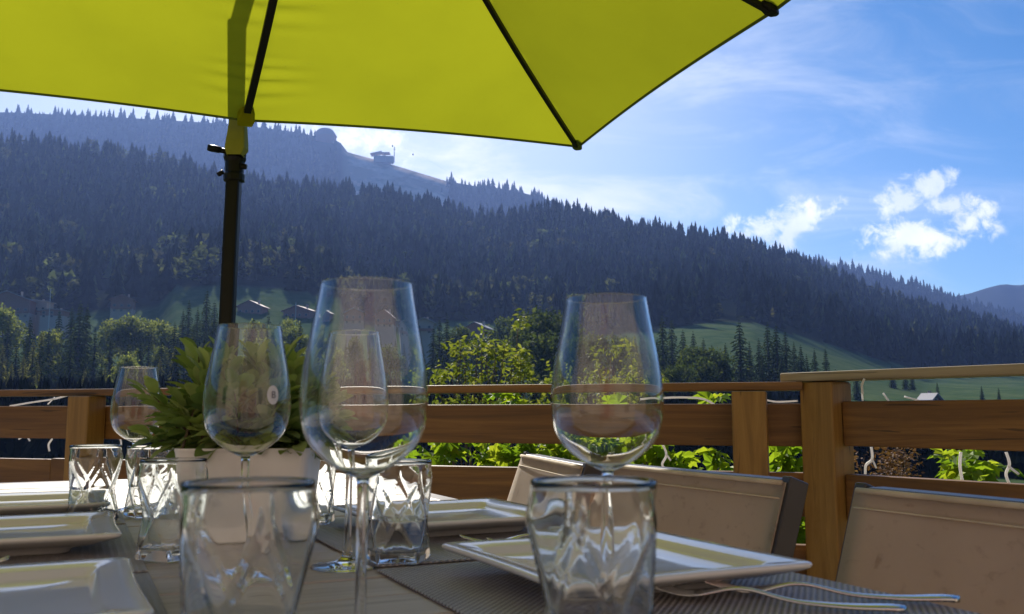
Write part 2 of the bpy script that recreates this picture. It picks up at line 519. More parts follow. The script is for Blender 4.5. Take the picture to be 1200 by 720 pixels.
azs = np.concatenate([np.linspace(-180, -46, 36), np.linspace(-44, 44, 265), np.linspace(46, 180, 36)[:-1]])
rs = np.concatenate([[0.5, 3, 6, 10, 15, 25, 40, 60, 90, 120, 150, 190, 230, 270, 310, 350], np.linspace(380, 1500, 75), [1650, 1850, 2200, 2700, 3300, 4000]])
A, RR = np.meshgrid(np.radians(azs), rs)
GX, GY = RR * np.sin(A), RR * np.cos(A)
GZ = ground_z(GX, GY)
na, nr = len(azs), len(rs)
V = np.stack([GX, GY, GZ], -1).reshape(-1, 3)
ii, jj = np.meshgrid(np.arange(nr - 1), np.arange(na), indexing='ij')
j2 = (jj + 1) % na
Fq = np.stack([ii * na + jj, ii * na + j2, (ii + 1) * na + j2, (ii + 1) * na + jj], -1).reshape(-1, 4)[:, ::-1]
me = npmesh('ground', V, Fq, True)
at_ = me.attributes.new('cover', 'FLOAT', 'POINT')
cov = 1.0 - forest_mask(GX.ravel(), np.where(np.abs(GY.ravel()) < 1, 1, GY.ravel())).astype(np.float32)
at_.data.foreach_set('value', cov.astype(np.float32))
tag(link('ground', me, M['meadow_ground']), kind='structure')

# the higher ridge behind, and the mountain to the far right
def ridge(name, sky_pts, Yc, Yf, tree_px, back=600, xr=(-350, 1650), n=240, cover=None, rows=26):
    xs = np.linspace(*xr, n); t = (xs - 600) / F / CT
    ec = e_px(np.interp(xs, *zip(*sky_pts)) + tree_px)
    vv = []; cvr = []
    for r_ in range(rows + 4):
        if r_ < rows:
            f = r_ / (rows - 1); Y = Yf + (Yc - Yf) * f
            z = CZ + Y * (ec * (.28 + .72 * f ** .9)) + 8 * np.sin(xs * .021 + r_ * .7) * (1 - f) * f * 3
        else:
            g = (r_ - rows + 1) / 4; Y = Yc + back * g
            z = CZ + Yc * ec * (1 - .5 * g * g)
        vv.append(np.stack([t * Y, np.full(n, Y), z], -1))
        cvr.append(np.zeros(n) if cover is None else cover(xs, (z - CZ) / Y))
    V = np.concatenate(vv); 
    ii, jj = np.meshgrid(np.arange(rows + 3), np.arange(n - 1), indexing='ij')
    Fq = np.stack([ii * n + jj, ii * n + jj + 1, (ii + 1) * n + jj + 1, (ii + 1) * n + jj], -1).reshape(-1, 4)
    me = npmesh(name, V, Fq, True)
    a_ = me.attributes.new('cover', 'FLOAT', 'POINT'); a_.data.foreach_set('value', np.concatenate(cvr).astype(np.float32))
    tag(link(name, me, M['alpine_ground']), kind='structure')
    return ec, V.reshape(rows + 4, n, 3), xs
def far_cover(x, e):
    """bare alpine pasture between the woods of the upper ridge"""
    lo = e_px(np.interp(x, [395, 560], [260, 260])); 
    return ((x > 398) & (x < 522) & (e > lo)).astype(float)
YF = 2700.0
_, FV, fxs = ridge('hills', SKY_FAR, YF, 1600, 12, cover=far_cover)
ridge('mountain', [(-400, 520), (1000, 420), (1100, 352), (1138, 344), (1160, 337), (1178, 333), (1195, 335), (1215, 331), (1260, 322), (1330, 335), (1500, 380), (1700, 400)], 3600, 2900, 0, xr=(1050, 1700), n=80, back=300)

# ------------------------------------------------------------------ far woods (one mass each)
def fan_tree(seed, tiers=6, spikes=6, rmax=.17):
    g = np.random.default_rng(seed); v = []; f = []
    for i in range(tiers):
        a = i / tiers
        z0 = .04 + .96 * (a * .86); z1 = min(1.0, z0 + .34 - .12 * a)
        rr = rmax * (1 - a) ** .85 * g.uniform(.85, 1.15) + .012
        o = len(v); v.append((g.normal(0, .006), g.normal(0, .006), z1))
        ph = g.uniform(0, 6)
        for q in range(spikes * 2):
            an = ph + math.pi * q / spikes
            r_ = rr * (g.uniform(.85, 1.25) if q % 2 == 0 else g.uniform(.4, .6))
            v.append((r_ * math.cos(an), r_ * math.sin(an), z0 + g.uniform(-.03, .03) + (.03 if q % 2 else 0)))
        for q in range(spikes * 2):
            f.append((o, o + 1 + q, o + 1 + (q + 1) % (spikes * 2)))
    return np.array(v), np.array(f)
def blob_tree(seed, n=46):
    g = np.random.default_rng(seed); v = []; f = []
    for i in range(n):
        d = g.normal(size=3); d /= np.linalg.norm(d)
        c = np.array([0, 0, .58]) + d * np.array([.30, .30, .38]) * g.uniform(.75, 1.05)
        a = g.normal(size=3); a /= np.linalg.norm(a); b = np.cross(a, d); b /= np.linalg.norm(b) + 1e-6
        s_ = g.uniform(.09, .16); o = len(v)
        v += [c + a * s_, c + b * s_ + d * .04, c - a * s_ - d * .05 + b * .3 * s_]
        f.append((o, o + 1, o + 2))
    return np.array(v), np.array(f)
PROTO = [fan_tree(i) for i in range(5)] + [fan_tree(40 + i, 6, 6, .21) for i in range(2)] + [blob_tree(11), blob_tree(12)]
def wood_mass(name, pts, hts, kinds, tints, label):
    vs, fs, ts, o = [], [], [], 0
    ang = rng.uniform(0, 6.28, len(pts))
    for kd in range(len(PROTO)):
        idx = np.nonzero(kinds == kd)[0]
        if len(idx) == 0: continue
        pv, pf = PROTO[kd]
        c, s_ = np.cos(ang[idx])[:, None], np.sin(ang[idx])[:, None]; h = hts[idx][:, None]
        wd = h * rng.uniform(.95, 1.45, (len(idx), 1))
        x = (pv[None, :, 0] * c - pv[None, :, 1] * s_) * wd + pts[idx, 0:1]
        y = (pv[None, :, 0] * s_ + pv[None, :, 1] * c) * wd + pts[idx, 1:2]
        z = pv[None, :, 2] * h + pts[idx, 2:3] - .5
        vs.append(np.stack([x, y, z], -1).reshape(-1, 3))
        n = len(pv)
        fs.append((pf[None] + (np.arange(len(idx)) * n)[:, None, None] + o).reshape(-1, 3))
        ts.append(np.repeat(tints[idx], n)); o += len(idx) * n
    me = npmesh(name, np.concatenate(vs), np.concatenate(fs), False)
    a_ = me.attributes.new('tint', 'FLOAT', 'POINT'); a_.data.foreach_set('value', np.concatenate(ts).astype(np.float32))
    tag(link(name, me, M['forest_needles']), label, 'forest', kind='stuff')
def make_woods():
    N = 60000
    Y = np.sqrt(rng.uniform(470 ** 2, 1370 ** 2, N)); t = rng.uniform(-.68, .68, N)
    X = t * Y
    ok = forest_mask(X, Y) & (rng.uniform(size=N) < .135)
    gap = np.sin(X * .02 + 1.3) * np.sin(Y * .017) + .6 * np.sin(X * .05 - Y * .03)
    ok &= ~((gap > 1.25) & (rng.uniform(size=N) < .7))
    X, Y = X[ok], Y[ok]; n = len(X)
    z = ground_z(X, Y)
    px = 600 + X / Y * F * CT; py_f = np.clip((Y - 560) / 740, 0, 1)
    kinds = rng.integers(0, 7, n)
    # leafy trees mixed in low down on the slope
    patch = np.sin(X * .011 + 2) + np.sin(Y * .013 + X * .006)
    broad = rng.uniform(size=n) < np.where((py_f < .25) & (px < 700), .32, np.where(patch > 1.3, .18, .02))
    kinds = np.where(broad, rng.integers(7, 9, n), kinds)
    h = (15 + 22 * rng.beta(1.6, 2.0, n)) * (1 - .10 * py_f); h = np.where(broad, h * .75, h)
    tint = np.clip(rng.beta(1.0, 1.5, n) * .95 + .07 * patch, 0, .85)
    tint = np.where(rng.uniform(size=n) < .05, rng.uniform(.8, 1.0, n), tint)
    tint = np.where(broad, rng.uniform(.5, .88, n), tint)
    wood_mass('hillside_forest', np.stack([X, Y, z], -1), h, kinds, tint, 'dark conifer forest covering the big slope across the valley')
    # upper ridge
    N = 26000
    row = rng.uniform(6, 26.2, N); col = rng.uniform(0, len(fxs) - 1.01, N)
    r0 = np.floor(row).astype(int); c0 = np.floor(col).astype(int); fr, fc = (row - r0)[:, None], (col - c0)[:, None]
    P = (FV[r0, c0] * (1 - fr) + FV[r0 + 1, c0] * fr) * (1 - fc) + (FV[r0, c0 + 1] * (1 - fr) + FV[r0 + 1, c0 + 1] * fr) * fc
    px = 600 + P[:, 0] / P[:, 1] * F * CT
    e = (P[:, 2] - CZ) / P[:, 1]
    bare = far_cover(px, e) > 0
    spare = (rng.uniform(size=N) < .035) & (px > 470)
    ok = (~bare | spare) & ((px < 392) | (px > 500) | bare | (e < e_px(262))) & (rng.uniform(size=N) < .55) & ~((px > 366) & (px < 400) & (row > 23))
    P = P[ok]; n = len(P)
    wood_mass('ridge_forest', P, rng.uniform(18, 40, n), rng.integers(0, 7, n), np.clip(rng.beta(2, 3, n), 0, .7), 'hazy conifer wood along the upper ridge line')
make_woods()
def make_valley():
    N = 5200
    Y = rng.uniform(120, 262, N); t = rng.uniform(-.75, .75, N); X = t * Y
    z = ground_z(X, Y); px = 600 + t * F * CT
    ytop = np.interp(px, [0, 450, 520, 640, 800, 960, 990, 1300], [432, 432, 436, 450, 446, 450, 474, 476]) + rng.uniform(0, 46, N) ** 1.0
    h = np.minimum(CZ + Y * e_px(ytop) - z, rng.uniform(11, 21, N))
    ok = (h > 5) & ~((px > 604) & (px < 645) & (Y > 130))
    X, Y, z, h = X[ok], Y[ok], z[ok], h[ok]; n = len(X)
    br_ = rng.uniform(size=n) < .0
    kinds = np.where(br_, rng.integers(7, 9, n), rng.integers(0, 7, n))
    wood_mass('valley_forest', np.stack([X, Y, z], -1), h, kinds, np.where(br_, rng.uniform(.5, .95, n), np.clip(rng.beta(2, 3, n), 0, .7)), 'shaded mixed wood on the valley floor below the railing')
make_valley()

# ================================================================== DECK, RAILING
dk = MB()
poly = [(-6.5, -3.0), (6.2, -3.0), (1.02, 2.98), (-6.5, 5.28)]
dk.add([(x, y, 0) for x, y in poly] + [(x, y, -.06) for x, y in poly], [(0, 1, 2, 3), (7, 6, 5, 4)] + [(i, i + 4, (i + 1) % 4 + 4, (i + 1) % 4) for i in range(4)])
tag(dk.build('deck', M['deck_wood']), kind='structure')

def rail_pt(px, Y):
    p = at(px, 485, Y); return Vector((p.x, p.y, 0))
PL, PR = rail_pt(0, 4.12), rail_pt(920, 3.07)
d1 = (PR - PL).normalized(); a1 = math.atan2(d1.y, d1.x)
corner = rail_pt(969, 3.0)
Q2 = rail_pt(1200, 2.43); d2 = (Q2 - rail_pt(995, 2.83)).normalized(); a2 = math.atan2(d2.y, d2.x)
BOARDS = [(.800, .944), (.565, .709), (.330, .475), (.095, .240)]
def board(z0, z1, x0, x1, par, y0=0.0, y1=.035, name='board'):
    return MB().box(x0, x1, y0, y1, z0, z1).build(name, M['railing_wood'], par, bevel=.004)
# back railing: local x runs along it, local y points outwards
br = empty('wooden_railing', PR, a1)
tag(br, 'brown wooden railing with three gapped boards running behind the laid table', 'railing', 'wooden deck railings')
def lx(px):          # local coordinate of a pixel column on the back railing
    t = px_t(px); n_ = Vector((-d1.y, d1.x, 0)); s_ = PR.dot(n_) / (Vector((t, 1, 0)).dot(n_))
    return (Vector((t * s_, s_, 0)) - PR).dot(d1)
LEFT = lx(0) - 2.2; RIGHT = .10
for i, (z0, z1) in enumerate(BOARDS):
    if i == 1:
        board(z0, z1, LEFT, lx(71) - .004, br); board(z0 + .003, z1 + .004, lx(71), RIGHT - .004, br, -.004, .031)
    else:
        board(z0, z1, LEFT, RIGHT, br)
MB().box(LEFT, .06, -.075, .055, .988, 1.016).build('top_rail', M['railing_wood'], br, bevel=.004)
for px in (120, 876):
    MB().box(lx(px) - .056, lx(px) + .056, -.112, -.004 if px == 876 else -.006, -.05, .985).build('post', M['post_wood'], br, bevel=.006)
# side railing, nearer on the right
sr = empty('wooden_railing', corner, a2)
tag(sr, 'nearer wooden railing at the right with a pale weathered top rail', 'railing', 'wooden deck railings')
for z0, z1 in BOARDS:
    board(z0 + .006, z1 + .006, .062, 2.6, sr, -.01, .035)
MB().box(-.13, 2.6, -.07, .06, 1.017, 1.047).build('top_rail', M['pale_rail_wood'], sr, bevel=.005)
MB().box(-.062, .058, -.06, .06, -.05, 1.014).build('post', M['post_wood'], sr, bevel=.006)

# white cords of a string of lights tied along the railing
def cord(pts, rad=.0035):
    P = [Vector(p) for p in pts]; out_ = []
    for i in range(len(P) - 1):
        p0, p1, p2, p3 = P[max(i - 1, 0)], P[i], P[i + 1], P[min(i + 2, len(P) - 1)]
        for q in range(6):
            t = q / 6
            out_.append(.5 * ((2 * p1) + (-p0 + p2) * t + (2 * p0 - 5 * p1 + 4 * p2 - p3) * t * t + (-p0 + 3 * p1 - 3 * p2 + p3) * t ** 3))
    out_.append(P[-1]); return out_
def backpt(px, py, off):            # a point beside the back railing at a pixel, off metres outwards of its face
    n_ = Vector((-d1.y, d1.x, 0)); t, e = dirpx(px, py)
    s_ = (PR.dot(n_) + off) / (t * n_.x + n_.y); return Vector((t * s_, s_, CZ + e * s_))
n2_ = Vector((-d2.y, d2.x, 0))
def sidept(px, py, off):
    t, e = dirpx(px, py)
    s_ = (corner.dot(n2_) + off) / (t * n2_.x + n2_.y); return Vector((t * s_, s_, CZ + e * s_))
def cords(name, fn, lines, label, twist=True):
    root = empty(name, fn(*lines[0][1][0], lines[0][0])); o_ = Vector(root.location)
    for ln in lines:
        off = ln[0]
        MB().tube(cord([fn(x, y, off) - o_ for x, y in ln[1]]), (ln[2] if len(ln) > 2 else .0035) * .72, 6).build('strand', M['white_cord'], root, smooth=True)
    tag(root, label, 'cord', 'white cords tied to the railing')
cords('white_cord', backpt, [(.075, [(12, 476), (36, 472), (62, 468), (84, 463), (100, 466), (106, 469)], .006), (.08, [(84, 463), (94, 474), (92, 480)], .005),
      (.08, [(56, 474), (60, 470), (64, 466)], .004), (.06, [(22, 515), (30, 511), (35, 517)], .005), (.06, [(58, 508), (61, 514), (57, 521), (58, 529)], .006), (.06, [(140, 512), (142, 520), (140, 528)], .005)],
      'white cord looped over the far left railing beside its post')
cords('white_cord', backpt, [(.075, [(760, 468), (790, 466), (820, 467), (835, 473), (842, 480), (850, 486)], .006), (.08, [(894, 468), (910, 471), (935, 470)], .005),
      (.06, [(776, 520), (781, 533), (776, 545), (784, 552)], .006), (.06, [(781, 533), (786, 540)], .005)],
      'white cord sagging under the top rail left of the double posts')
cords('white_cord', sidept, [(.05, [(1011, 470), (1010, 452), (1013, 444), (1024, 441), (1044, 441)], .004), (-.075, [(1013, 444), (1010, 452), (1011, 462)], .005),
      (.05, [(1021, 524), (1022, 538), (1015, 545), (1014, 556)], .0055), (.05, [(1022, 538), (1027, 549)], .004),
      (.05, [(1126, 530), (1125, 546), (1128, 565)], .006), (.05, [(1179, 530), (1183, 544), (1179, 556), (1184, 570)], .0055), (.05, [(1181, 546), (1194, 556)], .005), (.07, [(1035, 461), (1044, 474)], .004), (.07, [(1060, 465), (1078, 470)], .004)],
      'white cord tied around the nearer right railing with hanging ends')

# ================================================================== TABLE
AZ = math.atan2(-px_t(95), 1.0)
TZ = .75
Nv, Uv = Vector((math.cos(AZ), math.sin(AZ), 0)), Vector((-math.sin(AZ), math.cos(AZ), 0))
def P(n, u, z=TZ): return Nv * n + Uv * u + Vector((0, 0, z))
N0, N1, U0, U1 = -.30, .665, .12, 2.45
tb = empty('dining_table', P((N0 + N1) / 2, (U0 + U1) / 2, 0), AZ)
tag(tb, 'long grey brown slatted wooden dining table laid for a meal', 'table')
hw, hl = (N1 - N0) / 2, (U1 - U0) / 2
mb = MB(); npl = 25; pw = 2 * (hl - .04) / npl
for i in range(npl):
    y0 = -hl + .04 + i * pw
    mb.box(-hw + .045, hw - .045, y0 + .0022, y0 + pw - .0022, TZ - .024, TZ - .0005 - .0006 * (i % 3 == 1))
mb.build('tabletop', M['table_wood'], tb, bevel=.0015)
mb = MB()
mb.box(-hw, -hw + .043, -hl, hl, TZ - .045, TZ - .001); mb.box(hw - .043, hw, -hl, hl, TZ - .045, TZ - .001)
mb.box(-hw + .045, hw - .045, -hl, -hl + .038, TZ - .045, TZ - .001); mb.box(-hw + .045, hw - .045, hl - .038, hl, TZ - .045, TZ - .001)
mb.box(-hw + .045, hw - .045, -hl + .04, hl - .04, TZ - .034, TZ - .027)
mb.build('frame', M['chair_metal'], tb, bevel=.003)
for sx_ in (-1, 1):
    for sy_ in (-1, 1):
        x, y = sx_ * (hw - .05), sy_ * (hl - .05)
        MB().box(x - .03, x + .03, y - .03, y + .03, 0, TZ - .047).build('leg', M['chair_metal'], tb, bevel=.003)

# placemats
MAT_LABELS = {}
def placemat(n0, n1, u0, u1, label):
    hx, hy = (n1 - n0) / 2, (u1 - u0) / 2
    mb = MB().box(-hx, hx, -hy, hy, 0.0006, .0026)
    o = mb.build('placemat', M['placemat_weave'], bevel=.0009)
    o.location = P((n0 + n1) / 2, (u0 + u1) / 2); o.rotation_euler = (0, 0, AZ)
    tag(o, label, 'placemat', 'dark woven placemats')
placemat(.285, .655, .44, .905, 'dark woven placemat under the nearest right hand plate with two forks')
placemat(.285, .655, .925, 1.36, 'dark woven placemat under the second right hand plate, behind the front glasses')
placemat(-.29, .075, .52, .985, 'dark woven placemat under the plate at the bottom left corner')
placemat(-.29, .075, 1.0, 1.42, 'dark woven placemat under the middle left plate')
placemat(-.29, .075, 1.44, 1.86, 'dark woven placemat under the farthest left plate')

# square plates
def rsq(h, rc, z, n=7):
    pts = []
    for q in range(4):
        cxx, cyy = ((h - rc), (h - rc)) if q == 0 else ((-(h - rc)), (h - rc)) if q == 1 else ((-(h - rc)), -(h - rc)) if q == 2 else ((h - rc), -(h - rc))
        for i in range(n):
            a = math.pi / 2 * (q + i / (n - 1)); pts.append((cxx + rc * math.cos(a), cyy + rc * math.sin(a), z))
        # bow of each side, drawn slightly inwards
        nx = [((-(h - rc)), h, 'x'), (-h, -(h - rc), 'y'), (h - rc, -h, 'x'), (h, h - rc, 'y')][q]
        for i in range(1, 8):
            f = i / 8; bow = .022 * h * math.sin(math.pi * f)
            a0 = pts[-1 if i == 1 else -1]
            if q == 0: pts.append(((h - rc) + (-2 * (h - rc)) * f, h - bow, z))
            if q == 1: pts.append((-h + bow, (h - rc) - 2 * (h - rc) * f, z))
            if q == 2: pts.append((-(h - rc) + 2 * (h - rc) * f, -h + bow, z))
            if q == 3: pts.append((h - bow, -(h - rc) + 2 * (h - rc) * f, z))
    return pts
def plate_mesh():
    rings = [(.078, .012, 0.0), (.080, .012, .002), (.082, .012, .006), (.105, .012, .011), (.126, .011, .0185), (.1295, .010, .0205), (.1305, .010, .0225), (.130, .010, .0245), (.1275, .010, .0255),
             (.118, .010, .0245), (.1045, .010, .0225), (.101, .010, .0215), (.0975, .011, .0165), (.093, .012, .0145), (.05, .010, .0138), (.004, .001, .0136)]
    mb = MB(); v = []; f = []
    for h, rc, z in rings: v += rsq(h, rc, z)
    n = len(rsq(.1, .01, 0))
    for i in range(len(rings) - 1):
        for k_ in range(n):
            k2 = (k_ + 1) % n; f.append((i * n + k_, i * n + k2, (i + 1) * n + k2, (i + 1) * n + k_))
    f.append(tuple(reversed(range(n)))); f.append(tuple(range((len(rings) - 1) * n, len(rings) * n)))
    mb.add(v, f); return mb
proto_plate = None
def plate(n, u, label, rot=0.0):
    global proto_plate
    if proto_plate is None:
        proto_plate = o = plate_mesh().build('plate', M['plate_glaze'], smooth=True)
    else:
        o = proto_plate.copy(); COL.objects.link(o)
    o.location = P(n, u, TZ + .0029); o.rotation_euler = (0, 0, AZ + rot)
    tag(o, label, 'plate', 'white square plates')
plate(.474, .752, 'white square plate at the right, behind the nearest right tumbler', .0)
plate(.474, 1.18, 'white square plate in the middle, behind the second tumbler row', .02)
plate(-.076, .795, 'white square plate at the bottom left, nearest of three', .01)
plate(-.076, 1.235, 'white square plate at the left, middle of three')
plate(-.076, 1.62, 'white square plate at the left, farthest of three, edge in sunlight')

# cutlery
def fork_mesh():
    mb = MB()
    hz = lambda x: .0045 + .008 * math.exp(-((x - .125) / .03) ** 2) + .0015 * math.exp(-((x - .01) / .02) ** 2) + (.012 * max(0, (x - .165) / .05) ** 1.6 if x > .165 else 0)
    wp = [(0, .004), (.003, .0085), (.02, .0098), (.06, .0062), (.11, .0034), (.135, .0038), (.148, .0085), (.156, .0118), (.164, .0122)]
    xs = np.linspace(0, .164, 34); ws = np.interp(xs, *zip(*wp))
    mb.tube([(x, 0, hz(x)) for x in xs], 1, 10, [(w_, .0018 + .0012 * math.exp(-(x / .05) ** 2)) for x, w_ in zip(xs, ws)])
    for i in range(4):
        y = (i - 1.5) * .0066
        xs = np.linspace(.160, .208, 12)
        mb.tube([(x, y, hz(x)) for x in xs], 1, 6, [(.0020 - .0010 * (q / 11), .0011) for q in range(12)])
    return mb
def knife_mesh():
    mb = MB()
    xs = np.linspace(0, .225, 30)
    wp = [(0, .004), (.004, .0085), (.05, .0078), (.10, .0058), (.115, .0065), (.13, .0095), (.19, .0098), (.215, .006), (.225, .0012)]
    tp = [(0, .002), (.05, .003), (.10, .0028), (.12, .0012), (.225, .0006)]
    mb.tube([(x, 0, .0034) for x in xs], 1, 10, [(np.interp(x, *zip(*wp)), np.interp(x, *zip(*tp))) for x in xs]); return mb
FK = [None, None]
def cutlery(kind, p, q, label):
    """handle end at p, tip towards q (table coordinates n, u)"""
    i = 0 if kind == 'fork' else 1
    if FK[i] is None: FK[i] = o = (fork_mesh if i == 0 else knife_mesh)().build(kind, M['steel'], smooth=True)
    else: o = FK[i].copy(); COL.objects.link(o)
    a, b = P(*p), P(*q); d = b - a
    o.location = a + Vector((0, 0, .0028)); o.rotation_euler = (0, 0, math.atan2(d.y, d.x)); tag(o, label, kind, 'steel cutlery at the place settings')
def tn(x, y, z=TZ + .008):
    p = onz(x, y, z); return (p.dot(Nv), p.dot(Uv))
cutlery('fork', tn(1124, 703), tn(830, 690), 'steel fork with its handle reaching farthest right beside the nearest right plate')
cutlery('fork', tn(1062, 715), tn(860, 700), 'steel fork nearest the camera at the right edge, beside a longer reaching fork')
cutlery('fork', (.62, .955), (.40, 1.00), 'steel fork lying between the two right hand plates, its tines toward the plants')
cutlery('fork', (.64, .925), (.40, .965), 'steel fork lying close to the far edge of the nearest right plate')
cutlery('fork', (-.26, 1.045), (-.06, 1.05), 'steel fork between the nearest and middle left plates')
cutlery('knife', (-.23, 1.02), (-.005, 1.02), 'steel knife between the nearest and middle left plates')
cutlery('fork', (-.26, 1.415), (-.04, 1.42), 'steel fork between the middle and farthest left plates')
cutlery('knife', (-.22, 1.44), (.005, 1.445), 'steel knife between the middle and farthest left plates')
cutlery('fork', (-.20, 1.80), (0.0, 1.80), 'steel fork beyond the farthest left plate beside a sunlit tumbler')

# wine glasses: one blown shell each
def wine_mesh():
    # outside from the foot up to the rim, then back down the inside
    fr_ = [(1.0, .108), (.985, .22), (.955, .40), (.91, .60), (.85, .79), (.78, .915), (.70, .978), (.61, 1.0), (.5, .985), (.4, .945), (.3, .89), (.2, .83), (.1, .775), (.025, .738), (0, .73)]
    bowl = [(.0425 * q, .2475 - .130 * f_) for f_, q in fr_]
    def dense(p, n):
        # smooth through the points
        P_ = [Vector((a, b, 0)) for a, b in p]; c = cord(P_); return [(v.x, v.y) for v in c]
    ob = dense(bowl, 4)
    foot = [(0, 0.0008), (.020, .0006), (.0365, 0), (.0378, .0008), (.0376, .0016), (.034, .0024), (.022, .0038), (.012, .0062), (.007, .0098), (.0048, .016), (.0040, .026), (.0037, .045), (.0036, .080), (.0038, .104), (.0042, .1135)]
    th = [0.0034] * 7 + [0] * 99
    ib = []
    for i, (r_, z) in enumerate(ob):
        nxt = ob[min(i + 1, len(ob) - 1)]; pv = ob[max(i - 1, 0)]
        tx, tz = nxt[0] - pv[0], nxt[1] - pv[1]; L = math.hypot(tx, tz)
        t = max(.00085, .0022 - .00006 * i * 2)
        ib.append((r_ - tz / L * t, z + tx / L * t))
    ib = [(r_, z) for r_, z in ib if r_ > .003 and z > .1215]
    rim = [(ob[-1][0] - .0001, ob[-1][1] + .00035), (ib[-1][0] + .0001, ob[-1][1] + .00035)]
    return MB().lathe(foot + ob + rim + ib[::-1] + [(0, ib[0][1] - .0004)], 64)
WG = None
def wineglass(px, py, Y, sc, label):
    global WG
    if WG is None: WG = o = wine_mesh().build('wine_glass', M['wine_glass'], smooth=True)
    else: o = WG.copy(); COL.objects.link(o)
    p = at(px, py, Y); o.location = (p.x, p.y, TZ); o.scale = (sc,) * 3
    zl = TZ
    tag(o, label, 'wine glass', 'empty wine glasses on the table'); return o
wineglass(427, 470, .605, 1.0, 'large clear wine glass nearest the camera, left of center')
wineglass(711, 460, .682, 1.0, 'large clear wine glass at the right behind the tumbler')
g3 = wineglass(290, 470, .90, 1.0, 'clear wine glass before the potted plant with a round white sticker')
wineglass(160, 480, 1.52, .96, 'clear sunlit wine glass at the far left before the railing post')
wineglass(411, 470, .97, 1.0, 'clear wine glass standing behind the largest one, seen through its bowl')
wineglass(333, 470, 1.50, 1.0, 'clear wine glass half hidden behind the potted plant')
# sticker on the third glass
ws = g3.location; 
def bowl_patch(zc, phi, ry, rz, off, n=20):
    """an oval patch that follows the bowl's outside"""
    prof = [(.0387, .137), (.0416, .1563), (.0425, .168), (.0419, .1825), (.0402, .1955), (.0378, .2085), (.0353, .2215)]
    v = []; f = []
    for rr in range(4):
        for k_ in range(n):
            a = 2 * math.pi * k_ / n; z = zc + rz * rr / 3 * math.sin(a)
            r_ = np.interp(z, [p[1] for p in prof], [p[0] for p in prof]) + off
            ph = phi + ry * rr / 3 * math.cos(a) / r_
            v.append((r_ * math.cos(ph), r_ * math.sin(ph), z))
    for rr in range(1, 3):
        for k_ in range(n): k2 = (k_ + 1) % n; f.append((rr * n + k_, rr * n + k2, (rr + 1) * n + k2, (rr + 1) * n + k_))
    f.append(tuple(range(n, 2 * n))); return v, f
phi_s = R(-90) + math.atan2(-g3.location.x, g3.location.y) * 0 + R(50)
mb = MB(); mb.add(*bowl_patch(.178, phi_s, .0066, .0092, .0006)); st = mb.build('sticker', M['paper'], g3)
cu = bpy.data.curves.new('mark', 'FONT'); cu.body = 'B'; cu.size = .0095; cu.align_x = 'CENTER'; cu.align_y = 'CENTER'; cu.extrude = .0001
to = bpy.data.objects.new('mark_tmp', cu); COL.objects.link(to)
dg = bpy.context.evaluated_depsgraph_get(); tm = bpy.data.meshes.new_from_object(to.evaluated_get(dg)); bpy.data.objects.remove(to)
mk = link('mark', tm, M['ink'], st); tm.materials.clear(); tm.materials.append(M['ink'])
rs_ = .0424 + .0012
mk.matrix_local = Matrix.Translation((rs_ * math.cos(phi_s), rs_ * math.sin(phi_s), .178)) @ Matrix.Rotation(phi_s + R(90), 4, 'Z') @ Matrix.Rotation(R(90), 4, 'X')

